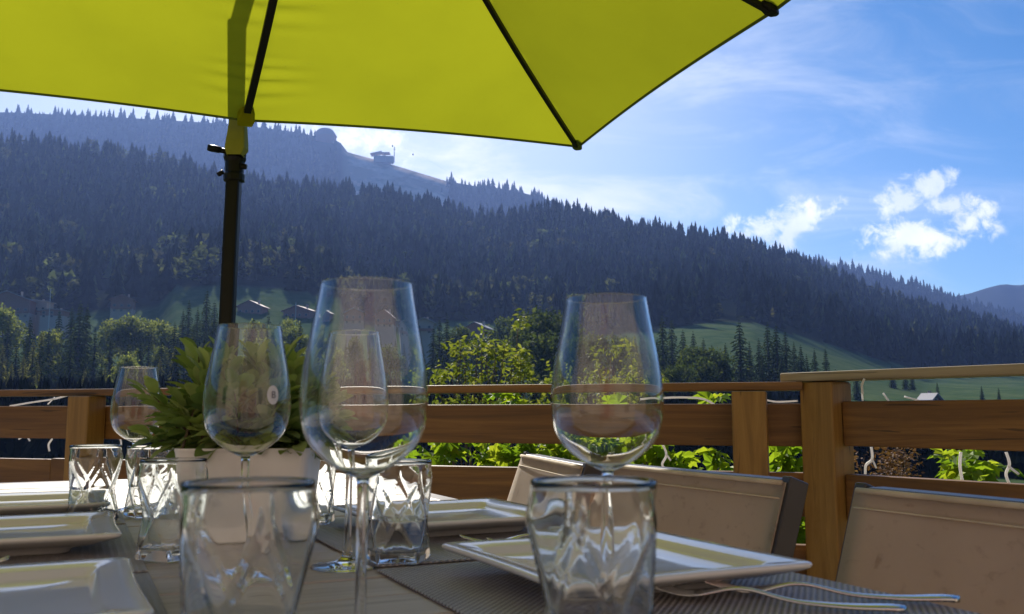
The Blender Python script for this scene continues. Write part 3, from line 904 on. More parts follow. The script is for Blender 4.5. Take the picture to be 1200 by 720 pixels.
# faceted tumblers
def tumbler_mesh(w_=.070, h=.108, nf=5):
    """body of flat triangles twisting through a narrow waist, under a round rim"""
    nphi, nz_ = 120, 64
    st = 2 * math.pi / nf
    rb, rw, rt = w_ * .525, w_ * .46, w_ * .545
    zb, zw, zt = .05 * h, .42 * h, .82 * h
    def tri(phi, z, z0, r0, off0, z1, r1, off1):
        """radius of a band of alternating flat triangles between two rings of nf corners"""
        def pt(r_, k_, off, z_): a = (k_ + off) * st; return np.array([r_ * math.cos(a), r_ * math.sin(a), z_])
        best = None
        k0 = int(math.floor(phi / st - off0)); k1 = int(math.floor(phi / st - off1))
        s_ = (z - z0) / (z1 - z0)
        x = phi / st - off0 - k0          # 0..1 between two corners of the lower ring; the upper corner sits at .5
        if abs(x - .5) < .5 * (1 - s_) + 1e-9:
            A_, B_, C_ = pt(r0, k0, off0, z0), pt(r0, k0 + 1, off0, z0), pt(r1, k0 + .5, off0, z1)
        else:
            q = k0 if x < .5 else k0 + 1
            A_, B_, C_ = pt(r1, q - .5, off0, z1), pt(r1, q + .5, off0, z1), pt(r0, q, off0, z0)
        nn = np.cross(B_ - A_, C_ - A_)
        return (nn @ A_ - nn[2] * z) / (nn[0] * math.cos(phi) + nn[1] * math.sin(phi))
    def poly(phi, r_, off):
        x = ((phi / st - off) % 1 - .5) * st
        return r_ * math.cos(st / 2) / math.cos(x)
    def rad(phi, f):
        z = f * h
        if z <= zb: return poly(phi, rb * (.955 + .045 * z / zb), 0)
        if z <= zw: return tri(phi, z, zb, rb, 0, zw, rw, .5)
        if z <= zt: return tri(phi, z, zw, rw, .5, zt, rt, 1.0)
        s_ = (z - zt) / (h - zt); s_ = s_ * s_ * (3 - 2 * s_)
        return poly(phi, rt, 1.0) * (1 - s_) + w_ * .5 * s_
    fs_ = np.linspace(0, 1, nz_); ph = np.arange(nphi) * 2 * math.pi / nphi
    Rg = np.array([[rad(p, f) for p in ph] for f in fs_])
    Ri = Rg.copy()
    for _ in range(2):
        Ri = .25 * np.roll(Ri, 1, 1) + .5 * Ri + .25 * np.roll(Ri, -1, 1)
        Ri[1:-1] = .25 * Ri[:-2] + .5 * Ri[1:-1] + .25 * Ri[2:]
    Ri = np.minimum(Ri - .0018, Rg - .0011)
    Rg = .05 * np.roll(Rg, 1, 1) + .90 * Rg + .05 * np.roll(Rg, -1, 1)
    v = [(0, 0, .0015)]; rings = []
    def ring(rr, z):
        rings.append(len(v))
        for k_ in range(nphi): v.append((rr[k_] * math.cos(ph[k_]), rr[k_] * math.sin(ph[k_]), z))
    ring(Rg[0] * .55, .0015); ring(Rg[0] * .86, .0); ring(Rg[0] * .96, .0006)
    for i in range(1, nz_): ring(Rg[i], fs_[i] * h)
    ri = w_ * .5 - .0016
    one = np.ones(nphi)
    ring(Rg[-1] - .0006, h + .0007); ring(one * ri, h + .0004)
    for i in range(nz_ - 3, 0, -1):
        if fs_[i] < .125: break
        ring(Ri[i] * (1 - .03 * (1 - fs_[i])), h * fs_[i])
    ib_ = i + 1
    ring(Ri[ib_] * .90, h * .118); ring(Ri[ib_] * .6, h * .108)
    v.append((0, 0, h * .104)); last = len(v) - 1
    f = [(0, rings[0] + (k_ + 1) % nphi, rings[0] + k_) for k_ in range(nphi)]
    for a, b in zip(rings, rings[1:]):
        for k_ in range(nphi): k2 = (k_ + 1) % nphi; f.append((a + k_, a + k2, b + k2, b + k_))
    f += [(rings[-1] + k_, rings[-1] + (k_ + 1) % nphi, last) for k_ in range(nphi)]
    return MB().add(v, f)
TG = {}
def tumbler(px, py, Y, w_, h, rot, label):
    key = (w_, h)
    if key not in TG: TG[key] = o = tumbler_mesh(w_, h).build('tumbler', M['tumbler_glass'], smooth=True)
    else: o = TG[key].copy(); COL.objects.link(o)
    p = at(px, py, Y); o.location = (p.x, p.y, TZ + .0006); o.rotation_euler = (0, 0, R(rot))
    tag(o, label, 'tumbler', 'faceted water tumblers on the table')
tumbler(290, 620, .50, .0715, .122, 10, 'large faceted tumbler nearest the camera before the plant pot')
tumbler(696, 620, .51, .0705, .122, 38, 'large faceted tumbler at the right before the big white plate')
tumbler(467, 600, 1.00, .072, .108, 25, 'faceted tumbler just right of the nearest wine glass stem')
tumbler(111, 545, 1.36, .072, .112, 15, 'faceted tumbler at the far left, in sun by the farthest left plate')
tumbler(202, 590, 1.02, .072, .108, 0, 'faceted tumbler at the left corner of the plant pot')
tumbler(176, 560, 1.43, .072, .108, 44, 'sunlit faceted tumbler under the far left wine glass')
tumbler(365, 565, 1.33, .072, .108, 33, 'sunlit faceted tumbler half hidden at the right side of the plant pot')

# ------------------------------------------------------------------ potted plant
pc = at(296, 560, 1.17)
pp = empty('potted_plant', (pc.x, pc.y, TZ + .0006), R(6))
tag(pp, 'bushy green plant with oval leaves in a square off white pot', 'potted plant')
mb = MB(); v = []; f = []
rings = [(.068, .012, 0.0), (.070, .012, .002), (.080, .012, .112), (.081, .012, .116), (.0805, .011, .118), (.0765, .010, .1175), (.076, .010, .104), (.02, .005, .100)]
def rsq2(h, rc, z, n=6):
    pts = []
    for q in range(4):
        sx_, sy_ = [(1, 1), (-1, 1), (-1, -1), (1, -1)][q]
        for i in range(n):
            a = math.pi / 2 * (q + i / (n - 1)); pts.append((sx_ * (h - rc) + rc * math.cos(a), sy_ * (h - rc) + rc * math.sin(a), z))
    return pts
for h, rc, z in rings: v += rsq2(h, rc, z)
n = 24
for i in range(len(rings) - 1):
    for k_ in range(n): k2 = (k_ + 1) % n; f.append((i * n + k_, i * n + k2, (i + 1) * n + k2, (i + 1) * n + k_))
f.append(tuple(reversed(range(n)))); f.append(tuple(range((len(rings) - 1) * n, len(rings) * n)))
mb.add(v, f).build('pot', M['pot_white'], pp, smooth=False, bevel=.001)
v = rsq2(.074, .009, .1045); MB().add(v, [tuple(range(24))]).build('soil', M['soil'], pp)

def leaf_template(shape, nseg=6, fold=.18, curl=.25):
    """outline half widths along the length; returns verts (unit length along x) and quads"""
    v = []; f = []
    for i, (x, wd) in enumerate(shape):
        z = -curl * x * x
        v += [(x, -wd, z + fold * wd), (x, 0, z), (x, wd, z + fold * wd)]
    for i in range(len(shape) - 1):
        a = 3 * i; f += [(a, a + 1, a + 4, a + 3), (a + 1, a + 2, a + 5, a + 4)]
    return np.array(v), np.array(f)
OVAL = [(0, .015), (.12, .03), (.3, .13), (.52, .215), (.72, .235), (.88, .165), (.97, .07), (1.0, .006)]
LANCE = [(0, .01), (.15, .12), (.35, .22), (.6, .2), (.82, .1), (1.0, .004)]
def lobed():
    """a five lobed vine leaf as a fan folded along its veins"""
    ang = np.radians([-168, -140, -112, -88, -62, -40, -18, 0, 18, 40, 62, 88, 112, 140, 168])
    rr = np.array([.30, .46, .40, .60, .44, .68, .56, .98, .56, .68, .44, .60, .40, .46, .30])
    zz = np.array([-.03, -.10, .0, -.12, .02, -.12, .02, -.2, .02, -.12, .02, -.12, .0, -.10, -.03])
    v = [(.32, 0, .0)] + [(.32 + r_ * math.cos(a) * .72, r_ * math.sin(a) * .78, z) for a, r_, z in zip(ang, rr, zz)]
    f = [(0, i, i + 1, i + 1) for i in range(1, len(ang))]
    return np.array(v), np.array([(a, b, c) for a, b, c, _ in f])
def frames(d, roll=None, up=np.array([0, 0, 1.0])):
    """rotation matrices with x along d and z near up"""
    d = d / np.linalg.norm(d, axis=1, keepdims=True)
    y = np.cross(up[None], d); y += 1e-5; y /= np.linalg.norm(y, axis=1, keepdims=True)
    z = np.cross(d, y)
    if roll is not None:
        c, s_ = np.cos(roll)[:, None], np.sin(roll)[:, None]
        y, z = y * c + z * s_, z * c - y * s_
    return np.stack([d, y, z], -1)
def scatter(name, tmpl, pos, dirs, size, roll, mat, parent, smooth=True):
    tv, tf = tmpl
    Rm = frames(dirs, roll)
    vv = np.einsum('nij,kj->nki', Rm, tv) * size[:, None, None] + pos[:, None, :]
    n, kv = len(pos), len(tv)
    ff = (tf[None] + (np.arange(n) * kv)[:, None, None]).reshape(-1, tf.shape[1])
    return link(name, npmesh(name, vv.reshape(-1, 3), ff, smooth), mat, parent)
g = np.random.default_rng(5)
stems = MB(); pos = []; dr = []; sz = []
for i in range(230):
    a = g.uniform(0, 6.28); el = math.asin(g.uniform(.04, 1.0)); L = g.uniform(.062, .108) * (.90 + .42 * math.sin(el))
    b0 = Vector((g.normal(0, .028), g.normal(0, .028), .10))
    d = Vector((math.cos(a) * math.cos(el) * .74, math.sin(a) * math.cos(el) * .74, math.sin(el) * .90))
    pts = [b0 + d * (L * t) * Vector((1, 1, 1)).length / 1.732 + Vector((0, 0, .035 * t * (1 - .9 * t) + .012 * t)) for t in np.linspace(0, 1, 6)]
    stems.tube(pts, [.0022 - .0012 * t for t in np.linspace(0, 1, 6)], 5)
    nl = g.integers(10, 16)
    for q in range(nl):
        t = .30 + .70 * q / (nl - 1)
        p = b0 + d * (L * t) + Vector((0, 0, .035 * t * (1 - .9 * t) + .012 * t))
        aa = q * 2.4 + g.uniform(-.4, .4)
        sd = d.orthogonal().normalized(); sd2 = d.cross(sd)
        open_ = 1.15 - .75 * t
        dd = d * (1 - open_ * .5) + (sd * math.cos(aa) + sd2 * math.sin(aa)) * open_ * .85 + Vector((0, 0, .18))
        pos.append(tuple(p)); dr.append(tuple(dd)); sz.append(g.uniform(.026, .044))
stems.build('stem', M['stem_wood'], pp, smooth=True)
pos, dr, sz = np.array(pos) * 1.0, np.array(dr), np.array(sz)
scatter('foliage', leaf_template(OVAL, fold=.35, curl=.22), pos, dr, sz, g.uniform(-.6, .6, len(pos)), M['pot_leaf'], pp)

# ================================================================== CHAIRS
def make_chair():
    """local x points away from the table, y along the table edge"""
    root = empty('garden_chair', (0, 0, 0))
    Wd, top, seat = .285, .80, .435
    lean = math.tan(R(19))
    bx = lambda z: (z - top) * lean           # backrest line, 0 at its top edge
    # sling back: slightly hollow sheet with thickness
    def sheet(inset, z0, z1, dx, th, nz_=14, ny=16):
        v = []; f = []
        for side in (0, 1):
            for i in range(nz_ + 1):
                for j in range(ny + 1):
                    z = z0 + (z1 - z0) * i / nz_; y = -Wd + inset + 2 * (Wd - inset) * j / ny
                    hol = .018 * math.sin(math.pi * i / nz_) * math.sin(math.pi * j / ny) ** .6 if 0 < j < ny else 0
                    v.append((bx(z) + dx + hol + side * th, y, z))
        m_ = (nz_ + 1) * (ny + 1)
        for i in range(nz_):
            for j in range(ny):
                a = i * (ny + 1) + j
                f.append((a, a + ny + 1, a + ny + 2, a + 1)); f.append((m_ + a, m_ + a + 1, m_ + a + ny + 2, m_ + a + ny + 1))
        for i in range(nz_):
            for j in (0, ny):
                a = i * (ny + 1) + j; f.append((a, a + ny + 1, m_ + a + ny + 1, m_ + a))
        for j in range(ny):
            for i in (0, nz_):
                a = i * (ny + 1) + j; f.append((a, a + 1, m_ + a + 1, m_ + a))
        return MB().add(v, f)
    bk = sheet(.006, seat + .03, top - .004, -.004, .003).build('backrest', M['sling_textile'], root, smooth=True)
    hm = MB()
    hm.tube([(bx(top - .005) - .006, y, top - .005) for y in np.linspace(-Wd + .012, Wd - .012, 12)], .0045, 8)
    hm.tube([(bx(top - .030) - .004, y, top - .030) for y in np.linspace(-Wd + .012, Wd - .012, 12)], .0016, 6)
    hm.build('hem', M['hem_textile'], bk, smooth=True)
    fr = MB()
    for s_ in (-1, 1):
        y = s_ * (Wd - .010)
        fr.bar((bx(seat - .02) + .022, y, seat - .02), (bx(top) + .022, y, top), .022, .042, (1, 0, 0))
    fr.bar((bx(top - .008) + .022, -Wd + .021, top - .010), (bx(top - .008) + .022, Wd - .021, top - .010), .020, .038, (1, 0, 0))
    fr.build('back_frame', M['chair_metal'], root, bevel=.003)
    xs0 = bx(seat)
    st_ = MB(); v = []; f = []
    st_.box(xs0 - .44, xs0 + .01, -Wd + .012, Wd - .012, seat - .006, seat).build('seat', M['sling_textile'], root)
    sf = MB()
    for s_ in (-1, 1): sf.box(xs0 - .45, xs0 + .03, s_ * (Wd - .010) - .011, s_ * (Wd - .010) + .011, seat - .045, seat - .008)
    sf.box(xs0 - .45, xs0 - .42, -Wd + .022, Wd - .022, seat - .045, seat - .008)
    sf.build('seat_frame', M['chair_metal'], root, bevel=.003)
    for s_ in (-1, 1):
        y = s_ * (Wd - .010)
        MB().bar((xs0 - .43, y, seat - .046), (xs0 - .45, y, 0), .022, .036, (1, 0, 0)).build('leg', M['chair_metal'], root, bevel=.003)
        MB().bar((xs0 + .02, y, seat - .046), (xs0 + .10, y, 0), .022, .036, (1, 0, 0)).build('leg', M['chair_metal'], root, bevel=.003)
    return root
ch = make_chair()
NB = 1.05                                    # how far out the chair backs stand
def chair(o, corner, far, label, rot=0.0):
    """corner: pixel of the backrest's top far (or near) end"""
    p = onz(corner[0], corner[1], .80)
    base_ = p - Vector((0, 0, .80))
    dirv = Matrix.Rotation(AZ + rot, 3, 'Z') @ Vector((0, 1, 0))
    c = base_ - dirv * .285 * (1 if far else -1)
    o.location = (c.x, c.y, 0); o.rotation_euler = (0, 0, AZ + rot)
    tag(o, label, 'chair', 'taupe sling chairs along the table')
chair(ch, (1001, 570), True, 'taupe sling chair nearest the camera at the right edge, with streaked back')
chair(copy_tree(ch), (926, 563), False, 'taupe sling chair in the middle of its row, showing its dark side frame')
chair(copy_tree(ch), (613, 532), True, 'sunlit taupe sling chair farthest along its row', R(-13))

# ================================================================== PARASOL
Fm = at(287, 143, 3.62); Cc = at(678, 172, 3.95)
EZ = 2.10
def atz(x, y, z):
    t, e = dirpx(x, y); Y = (z - CZ) / e; return Vector((t * Y, Y, z))
Fm, Cc, Rm_ = atz(287, 141, EZ), atz(678, 172, EZ), atz(908, 12, EZ)
ctr = Fm + Rm_ - Cc
e1 = Cc - Fm; e2 = Cc - Rm_
hubz = 2.78
ps = empty('parasol', (Fm.x, Fm.y, 0), 0)
O = Vector((Fm.x, Fm.y, 0))
tag(ps, 'lime green square parasol on a black side post over the table', 'parasol')
hub = atz(388, -337, hubz)
rim = [ctr + e2, ctr + e2 + e1, ctr + e1, ctr + e1 - e2, ctr - e2, ctr - e2 - e1, ctr - e1, ctr + e2 - e1]
rim = [Vector((p.x, p.y, EZ)) for p in rim]
rim[1] = Cc; rim[2] = Rm_; rim[0] = Fm; rim[7].z += .045
v = []; f = []; hem = []
for k_ in range(8):
    gN = 150 if k_ in (0, 7) else 36
    A_, B_ = rim[k_], rim[(k_ + 1) % 8]
    idx = {}
    for i in range(gN + 1):
        for j in range(i + 1):
            s_ = i / gN; t = j / i if i else 0
            p = hub.lerp(A_, s_).lerp(hub.lerp(B_, s_), t)
            # cloth sags between the ribs and the edge is drawn in
            sag = math.sin(math.pi * t)
            inn = (hub - (A_ + B_) / 2); inn.z = 0; inn.normalize()
            p = p + inn * (.010 * sag * s_ ** 3) + Vector((0, 0, -.035 * sag * s_ * (1 - s_) * 2 + .012 * sag * s_ ** 3))
            p.z -= .05 * math.sin(math.pi * s_)
            # puckers along the ribs at the middle of a side
            dr_ = (t if k_ % 2 == 0 else 1 - t) * s_ * e1.length
            if (k_ in (0, 7)) and s_ > .3:
                p.z += (.5 + .5 * math.sin(s_ * 23 + 1)) * .0075 * math.sin(s_ * 118 + 1.6 * math.sin(s_ * 17) + 9 * dr_) * math.exp(-(dr_ / .14) ** 2) * min(1, dr_ / .03)
            idx[i, j] = len(v); v.append(p - O)
            if i == gN and j < gN: hem.append(p - O)
    for i in range(gN):
        for j in range(i + 1):
            f.append((idx[i, j], idx[i + 1, j], idx[i + 1, j + 1]))
            if j < i: f.append((idx[i, j], idx[i + 1, j + 1], idx[i, j + 1]))
cn = MB().add(v, f); cnp = cn.build('canopy', M['canopy_cloth'], ps, smooth=True)
import bmesh
bm = bmesh.new(); bm.from_mesh(cnp.data); bmesh.ops.remove_doubles(bm, verts=bm.verts, dist=.0005); bm.to_mesh(cnp.data); bm.free()
hem.append(hem[0]); MB().tube(hem, .006, 6).build('hem', M['hem_green'], cnp, smooth=True)
for k_ in range(8):
    q = rim[k_] - O; h_ = hub - O
    pts = []
    for t in np.linspace(.06, .985, 14):
        p = h_.lerp(q, t); p.z -= .05 * math.sin(math.pi * t) + .022
        pts.append(p)
    wd = .028 if k_ == 0 else .017
    rb = MB()
    d_ = (q - h_); sd = Vector((-d_.y, d_.x, 0)).normalized()
    vv = []
    for p in pts:
        for a, b in ((-1, 0), (1, 0), (1, .02), (-1, .02)): vv.append(p + sd * (a * wd / 2) + Vector((0, 0, b)))
    ff = [(i * 4 + c, i * 4 + (c + 1) % 4, i * 4 + 4 + (c + 1) % 4, i * 4 + 4 + c) for i in range(13) for c in range(4)] + [(0, 3, 2, 1), (52, 53, 54, 55)]
    rbo = rb.add(vv, ff).build('rib', M['black_metal'], ps, bevel=.002)
    # cloth pocket over the end of the rib
    dirn = d_.normalized(); o_ = q
    pk = MB(); pv = []
    psc = 1.0 if k_ == 0 else .62
    for t, w_, h0 in ((-.085 * psc, .022 * psc, .030 * psc), (-.04 * psc, .034 * psc, .036 * psc), (-.005, .030 * psc, .030 * psc), (.012, .012 * psc, .018 * psc)):
        c = o_ + dirn * t
        for a, b in ((-1, -1), (1, -1), (1, .25), (-1, .25)): pv.append(c + sd * (a * w_) + Vector((0, 0, b * h0)))
    pk.add(pv, [(i * 4 + c, i * 4 + (c + 1) % 4, i * 4 + 4 + (c + 1) % 4, i * 4 + 4 + c) for i in range(3) for c in range(4)] + [(0, 3, 2, 1), (12, 13, 14, 15)])
    pk.build('end_pocket', M['canopy_cloth'] if k_ in (0,) else M['black_metal'] if k_ % 2 == 0 else M['hem_green'], rbo, bevel=.004)
MB().lathe([(0, -.10), (.035, -.10), (.045, -.06), (.045, .02), (.03, .05), (0, .055)], 20, Matrix.Translation(hub - O)).build('hub', M['black_metal'], ps, smooth=True)
# side post, outside the canopy's edge
mp0 = at(265, 400, Fm.y + .10); mp1 = at(276, 200, Fm.y + .10)
mbx = Vector((mp0.x, mp0.y, 0)) - O
slope = (mp1.x - mp0.x) / (mp1.z - mp0.z)
def mast(z): return Vector((mbx.x + slope * .6 * (z - mp0.z), mbx.y, z))
MB().bar(mast(.03), mast(2.70), .058, .058, (0, 1, 0)).build('post', M['black_metal'], ps, bevel=.012)
MB().bar(mast(2.66), hub - O + Vector((0, 0, .10)), .05, .07).build('arm', M['black_metal'], ps, bevel=.008)
MB().box(-.35, .35, -.35, .35, 0, .06, Matrix.Translation(mbx)).build('base', M['concrete'], ps, bevel=.01)
cz_ = at(272, 185, Fm.y + .1).z
cl = MB().lathe([(.034, -.085), (.043, -.08), (.043, -.055), (.038, -.045), (.040, .0), (.046, .015), (.046, .045), (.035, .06)], 16, Matrix.Translation(mast(cz_ - .02))).build('clamp', M['black_metal'], ps, bevel=.002)
kb = MB(); b0 = mast(cz_ + .02)
kb.tube([b0 + Vector((-.03, -.02, .0)), b0 + Vector((-.055, -.03, .004))], .011, 10); kb.tube([b0 + Vector((-.052, -.03, .004)), b0 + Vector((-.088, -.045, .008)), b0 + Vector((-.10, -.05, .009))], [.014, .015, .012], 10)
for p_, q_, r_ in (((-.04, -.02, -.085), (-.062, -.025, -.10), .010), ((.030, -.02, -.06), (.055, -.02, -.065), .012), ((.03, -.03, -.01), (.05, -.035, -.012), .012)):
    MB().tube([b0 + Vector(p_), b0 + Vector(q_)], r_, 8).build('bolt', M['black_metal'], cl, smooth=True)
kb.build('knob', M['black_metal'], cl, smooth=True)
# hanging flap of canopy cloth over the post head
fl = MB(); pv = []
zt = Fm.z
for z, wl, wr, th in ((zt + .03, .022, .040, .02), (zt - .02, .026, .044, .034), (zt - .07, .030, .046, .045), (zt - .105, .034, .048, .045), (zt - .135, .026, .034, .035)):
    c = mast(z) + Vector((.012, -.055, 0))
    pv += [c + Vector((-wl, -th * .5, 0)), c + Vector((wr, -th * .5, 0)), c + Vector((wr, th, 0)), c + Vector((-wl, th, 0))]
fl.add(pv, [(i * 4 + c, i * 4 + 4 + c, i * 4 + 4 + (c + 1) % 4, i * 4 + (c + 1) % 4) for i in range(4) for c in range(4)])
plain('doubled_cloth', (.20, .21, .014), .8, var=.1)
fl.build('flap', M['doubled_cloth'], ps, smooth=False, bevel=.006)

# ================================================================== PLANTS BEHIND THE RAILING
def tuft(name, base_, boxes, nleaf, tmpl, mat, sizes, label, cat, group=None, stems_n=6, seed=1, up=.2, smooth=False, stem_r=.006, face=0.0, spread=.16, per=14):
    """a climbing or bushy plant: stems from its root up to leafy patches; boxes = (x0, y0, x1, y1, Ya, Yb) in photo pixels and depth"""
    g = np.random.default_rng(seed)
    root = empty(name, base_)
    b = Vector(base_); pos = []; st_ = MB()
    ar = np.array([abs((q[2] - q[0]) * (q[3] - q[1])) * (q[6] if len(q) > 6 else 1) for q in boxes]); ar = ar / ar.sum()
    for q, fr in zip(boxes, ar):
        m_ = max(3, int(nleaf * fr)); 
        cl = max(2, m_ // per)
        cent = [(g.uniform(q[0], q[2]), g.uniform(q[1], q[3]), g.uniform(q[4], q[5])) for _ in range(cl)]
        for i in range(m_):
            c = cent[i % cl]
            s_ = (q[3] - q[1]) * spread + 4
            pos.append(tuple(at(c[0] + g.normal(0, s_), c[1] + g.normal(0, s_), c[2] + g.normal(0, .08)) - b))
        for i in range(max(1, int(stems_n * fr + .5))):
            c = cent[i % cl]; tip = at(*c) - b
            mid = Vector((tip.x * .5 + g.normal(0, .08), tip.y * .5 + g.normal(0, .06), tip.z * .55))
            st_.tube(cord([(g.normal(0, .03), g.normal(0, .03), 0), mid, tip]), [stem_r * (1 - .75 * t) for t in np.linspace(0, 1, 13)], 5)
    pos = np.array(pos); n_ = len(pos)
    d = g.normal(size=(n_, 3)); d[:, 2] = d[:, 2] * .5 - .15 + up; d[:, 1] -= face
    st_.build('stem', M['stem_wood'], root, smooth=True)
    scatter('foliage', tmpl, pos, d, g.uniform(*sizes, n_), g.normal(0, .7, n_), mat, root, smooth)
    tag(root, label, cat, group); return root
def gpos(px, Y):
    t = px_t(px); return (t * Y, Y, float(ground_z(t * Y, Y)) - .05)
VG = 'leafy plants growing beyond the railing'
tuft('fruit_tree', gpos(570, 5.6), [(540, 395, 582, 462, 5.4, 5.8), (600, 388, 612, 455, 5.4, 5.7), (528, 400, 548, 412, 5.4, 5.7, 2), (512, 432, 545, 465, 5.4, 5.8), (585, 420, 620, 462, 5.4, 5.8), (604, 372, 616, 396, 5.4, 5.6), (586, 402, 598, 412, 5.4, 5.6, 2), (505, 462, 640, 476, 5.3, 5.7)],
     1300, leaf_template(LANCE, fold=.3, curl=.3), M['fruit_leaf'], (.026, .05), 'young fruit tree with small sunlit leaves rising above the railing', 'tree', VG, 30, 3, .1, False, .009, 0.0, .03, 22)
tuft('fruit_tree', gpos(700, 5.8), [(636, 425, 650, 465, 5.6, 5.9), (694, 395, 706, 460, 5.6, 5.9), (735, 400, 752, 465, 5.6, 5.9), (670, 440, 775, 474, 5.5, 5.9), (716, 408, 730, 420, 5.6, 5.8, 2)],
     900, leaf_template(LANCE, fold=.3, curl=.3), M['fruit_leaf'], (.026, .05), 'young fruit tree seen through the right hand wine glass bowl', 'tree', VG, 24, 4, .1, False, .009, 0.0, .03, 22)
VL = lobed()
tuft('vine', gpos(600, 4.35), [(500, 518, 690, 548, 4.2, 4.5), (560, 462, 650, 474, 4.25, 4.4, .5)], 240, VL, M['vine_leaf'], (.07, .13), 'leafy vine filling the railing gap left of the sunlit chair', 'vine', VG, 12, 6, .0, False, .005, .4)
tuft('vine', gpos(770, 4.0), [(690, 520, 858, 554, 3.8, 4.1), (700, 470, 745, 476, 3.9, 4.0, .5)], 200, VL, M['vine_leaf'], (.08, .13), 'yellow green vine behind the middle chair, left of the first post', 'vine', VG, 10, 7, .0, False, .005, .4)
tuft('vine', gpos(925, 3.75), [(896, 522, 946, 556, 3.5, 3.7, 2), (896, 590, 950, 640, 3.5, 3.7, 2), (838, 461, 858, 474, 3.55, 3.6, 1)], 190, VL, M['vine_leaf'], (.07, .12), 'bright vine between the two right hand railing posts', 'vine', VG, 8, 8, .0, False, .005, .4)
tuft('vine', gpos(1110, 3.3), [(1065, 528, 1150, 572, 3.1, 3.3), (1192, 548, 1225, 578, 3.0, 3.2), (1085, 530, 1140, 560, 3.1, 3.2)], 90, VL, M['vine_leaf'], (.07, .125), 'vine with large pale green leaves at the right railing gap', 'vine', VG, 6, 9, .0, False, .005, .4)
tuft('dried_flower_shrub', gpos(1045, 3.5), [(1030, 528, 1065, 562, 3.4, 3.6, 2), (1000, 535, 1015, 560, 3.4, 3.6), (1140, 556, 1165, 572, 3.3, 3.5)], 900, leaf_template(LANCE, fold=.2, curl=.1), M['dry_flower'], (.012, .024), 'shrub with faded reddish brown flower heads behind the right railing', 'shrub', VG, 10, 10, .1, False, .004)

# ================================================================== VALLEY TREES
def conifer_mesh(seed, rmax=.19, whorls=30):
    g = np.random.default_rng(seed); v = []; f = []
    for i in range(whorls):
        a = i / (whorls - 1); z = .06 + .93 * a
        rr = rmax * (1 - a) ** .78 * g.uniform(.8, 1.12) + .006
        nb = int(11 - 5 * a)
        ph = g.uniform(0, 6.28)
        for q in range(nb):
            an = ph + 6.283 * q / nb + g.uniform(-.25, .25); r_ = rr * g.uniform(.6, 1.2)
            c, s_ = math.cos(an), math.sin(an); px_, py_ = -s_, c
            droop = r_ * g.uniform(.25, .55)
            for seg in range(3):
                t0, t1 = seg / 3 * .9 + .04, (seg + 1) / 3 * .95 + .12
                wd = r_ * g.uniform(.20, .34) * (1.25 - .7 * t1)
                zz = lambda t: z - droop * t * t + g.uniform(-.006, .006)
                o = len(v)
                v += [(c * r_ * t0, s_ * r_ * t0, zz(t0) + .006), (c * r_ * (t0 + .12) + px_ * wd, s_ * r_ * (t0 + .12) + py_ * wd, zz(t0 + .2) - .012), (c * r_ * min(t1, 1.05), s_ * r_ * min(t1, 1.05), zz(t1)), (c * r_ * (t0 + .12) - px_ * wd, s_ * r_ * (t0 + .12) - py_ * wd, zz(t0 + .2) - .012)]
                f += [(o, o + 1, o + 2), (o, o + 2, o + 3)]
    return npmesh('crown', np.array(v), np.array(f))
def broad_mesh(seed, n=2600, wid=.36):
    g = np.random.default_rng(seed)
    lob = []
    for i in range(13):
        a = g.uniform(0, 6.28); h = g.uniform(.30, .86); rr = wid * .62 * math.sin(math.pi * min(1, (h - .12) / .95)) ** .6 * g.uniform(.4, 1.1)
        lob.append((rr * math.cos(a), rr * math.sin(a), h, g.uniform(.11, .19)))
    lob.append((0, 0, .84, .15)); lob.append((0, 0, .55, .22))
    idx = g.integers(0, len(lob), n); L = np.array(lob)[idx]
    d = g.normal(size=(n, 3)); d /= np.linalg.norm(d, axis=1, keepdims=True)
    p = L[:, :3] + d * L[:, 3:4] * g.uniform(.55, 1.08, (n, 1)) * np.array([1, 1, .85])
    a = g.normal(size=(n, 3)); a /= np.linalg.norm(a, axis=1, keepdims=True)
    b = np.cross(a, d + .3 * g.normal(size=(n, 3))); b /= np.linalg.norm(b, axis=1, keepdims=True)
    s_ = g.uniform(.012, .026, (n, 1))
    v = np.stack([p + a * s_, p + b * s_ * .8, p - a * s_, p - b * s_ * .8], 1).reshape(-1, 3)
    return npmesh('crown', v, np.arange(4 * n).reshape(-1, 4))
CON = [conifer_mesh(i, .17 + .02 * (i % 3)) for i in range(4)]
BRO = [broad_mesh(i, wid=.34 + .04 * i) for i in range(4)]
TRK = MB().tube([(0, 0, -.02), (0, 0, .2), (0.004, 0, .6), (0, 0, .92)], [.02, .016, .009, .003], 8).mesh('trunk'); TRK.materials.append(M['bark'])
for c in CON: c.materials.append(M['conifer_needles'])
for c in BRO: c.materials.append(M['broad_leaves'])
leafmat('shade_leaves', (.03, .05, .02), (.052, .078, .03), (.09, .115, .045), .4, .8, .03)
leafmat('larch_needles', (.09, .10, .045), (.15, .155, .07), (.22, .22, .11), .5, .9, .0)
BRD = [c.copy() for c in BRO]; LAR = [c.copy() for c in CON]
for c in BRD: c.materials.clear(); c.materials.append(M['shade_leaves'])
for c in LAR: c.materials.clear(); c.materials.append(M['larch_needles'])
BTR = MB()
BTR.tube([(0, 0, -.02), (0, 0, .2), (.01, 0, .45), (0, 0, .7)], [.03, .024, .016, .006], 8)
for q in range(5):
    a = q * 1.3; BTR.tube([(0, 0, .22 + .05 * q), (.08 * math.cos(a), .08 * math.sin(a), .36 + .06 * q), (.17 * math.cos(a), .17 * math.sin(a), .48 + .06 * q)], [.012, .008, .004], 6)
BTK = BTR.mesh('trunk'); BTK.materials.append(M['bark'])
g = np.random.default_rng(21)
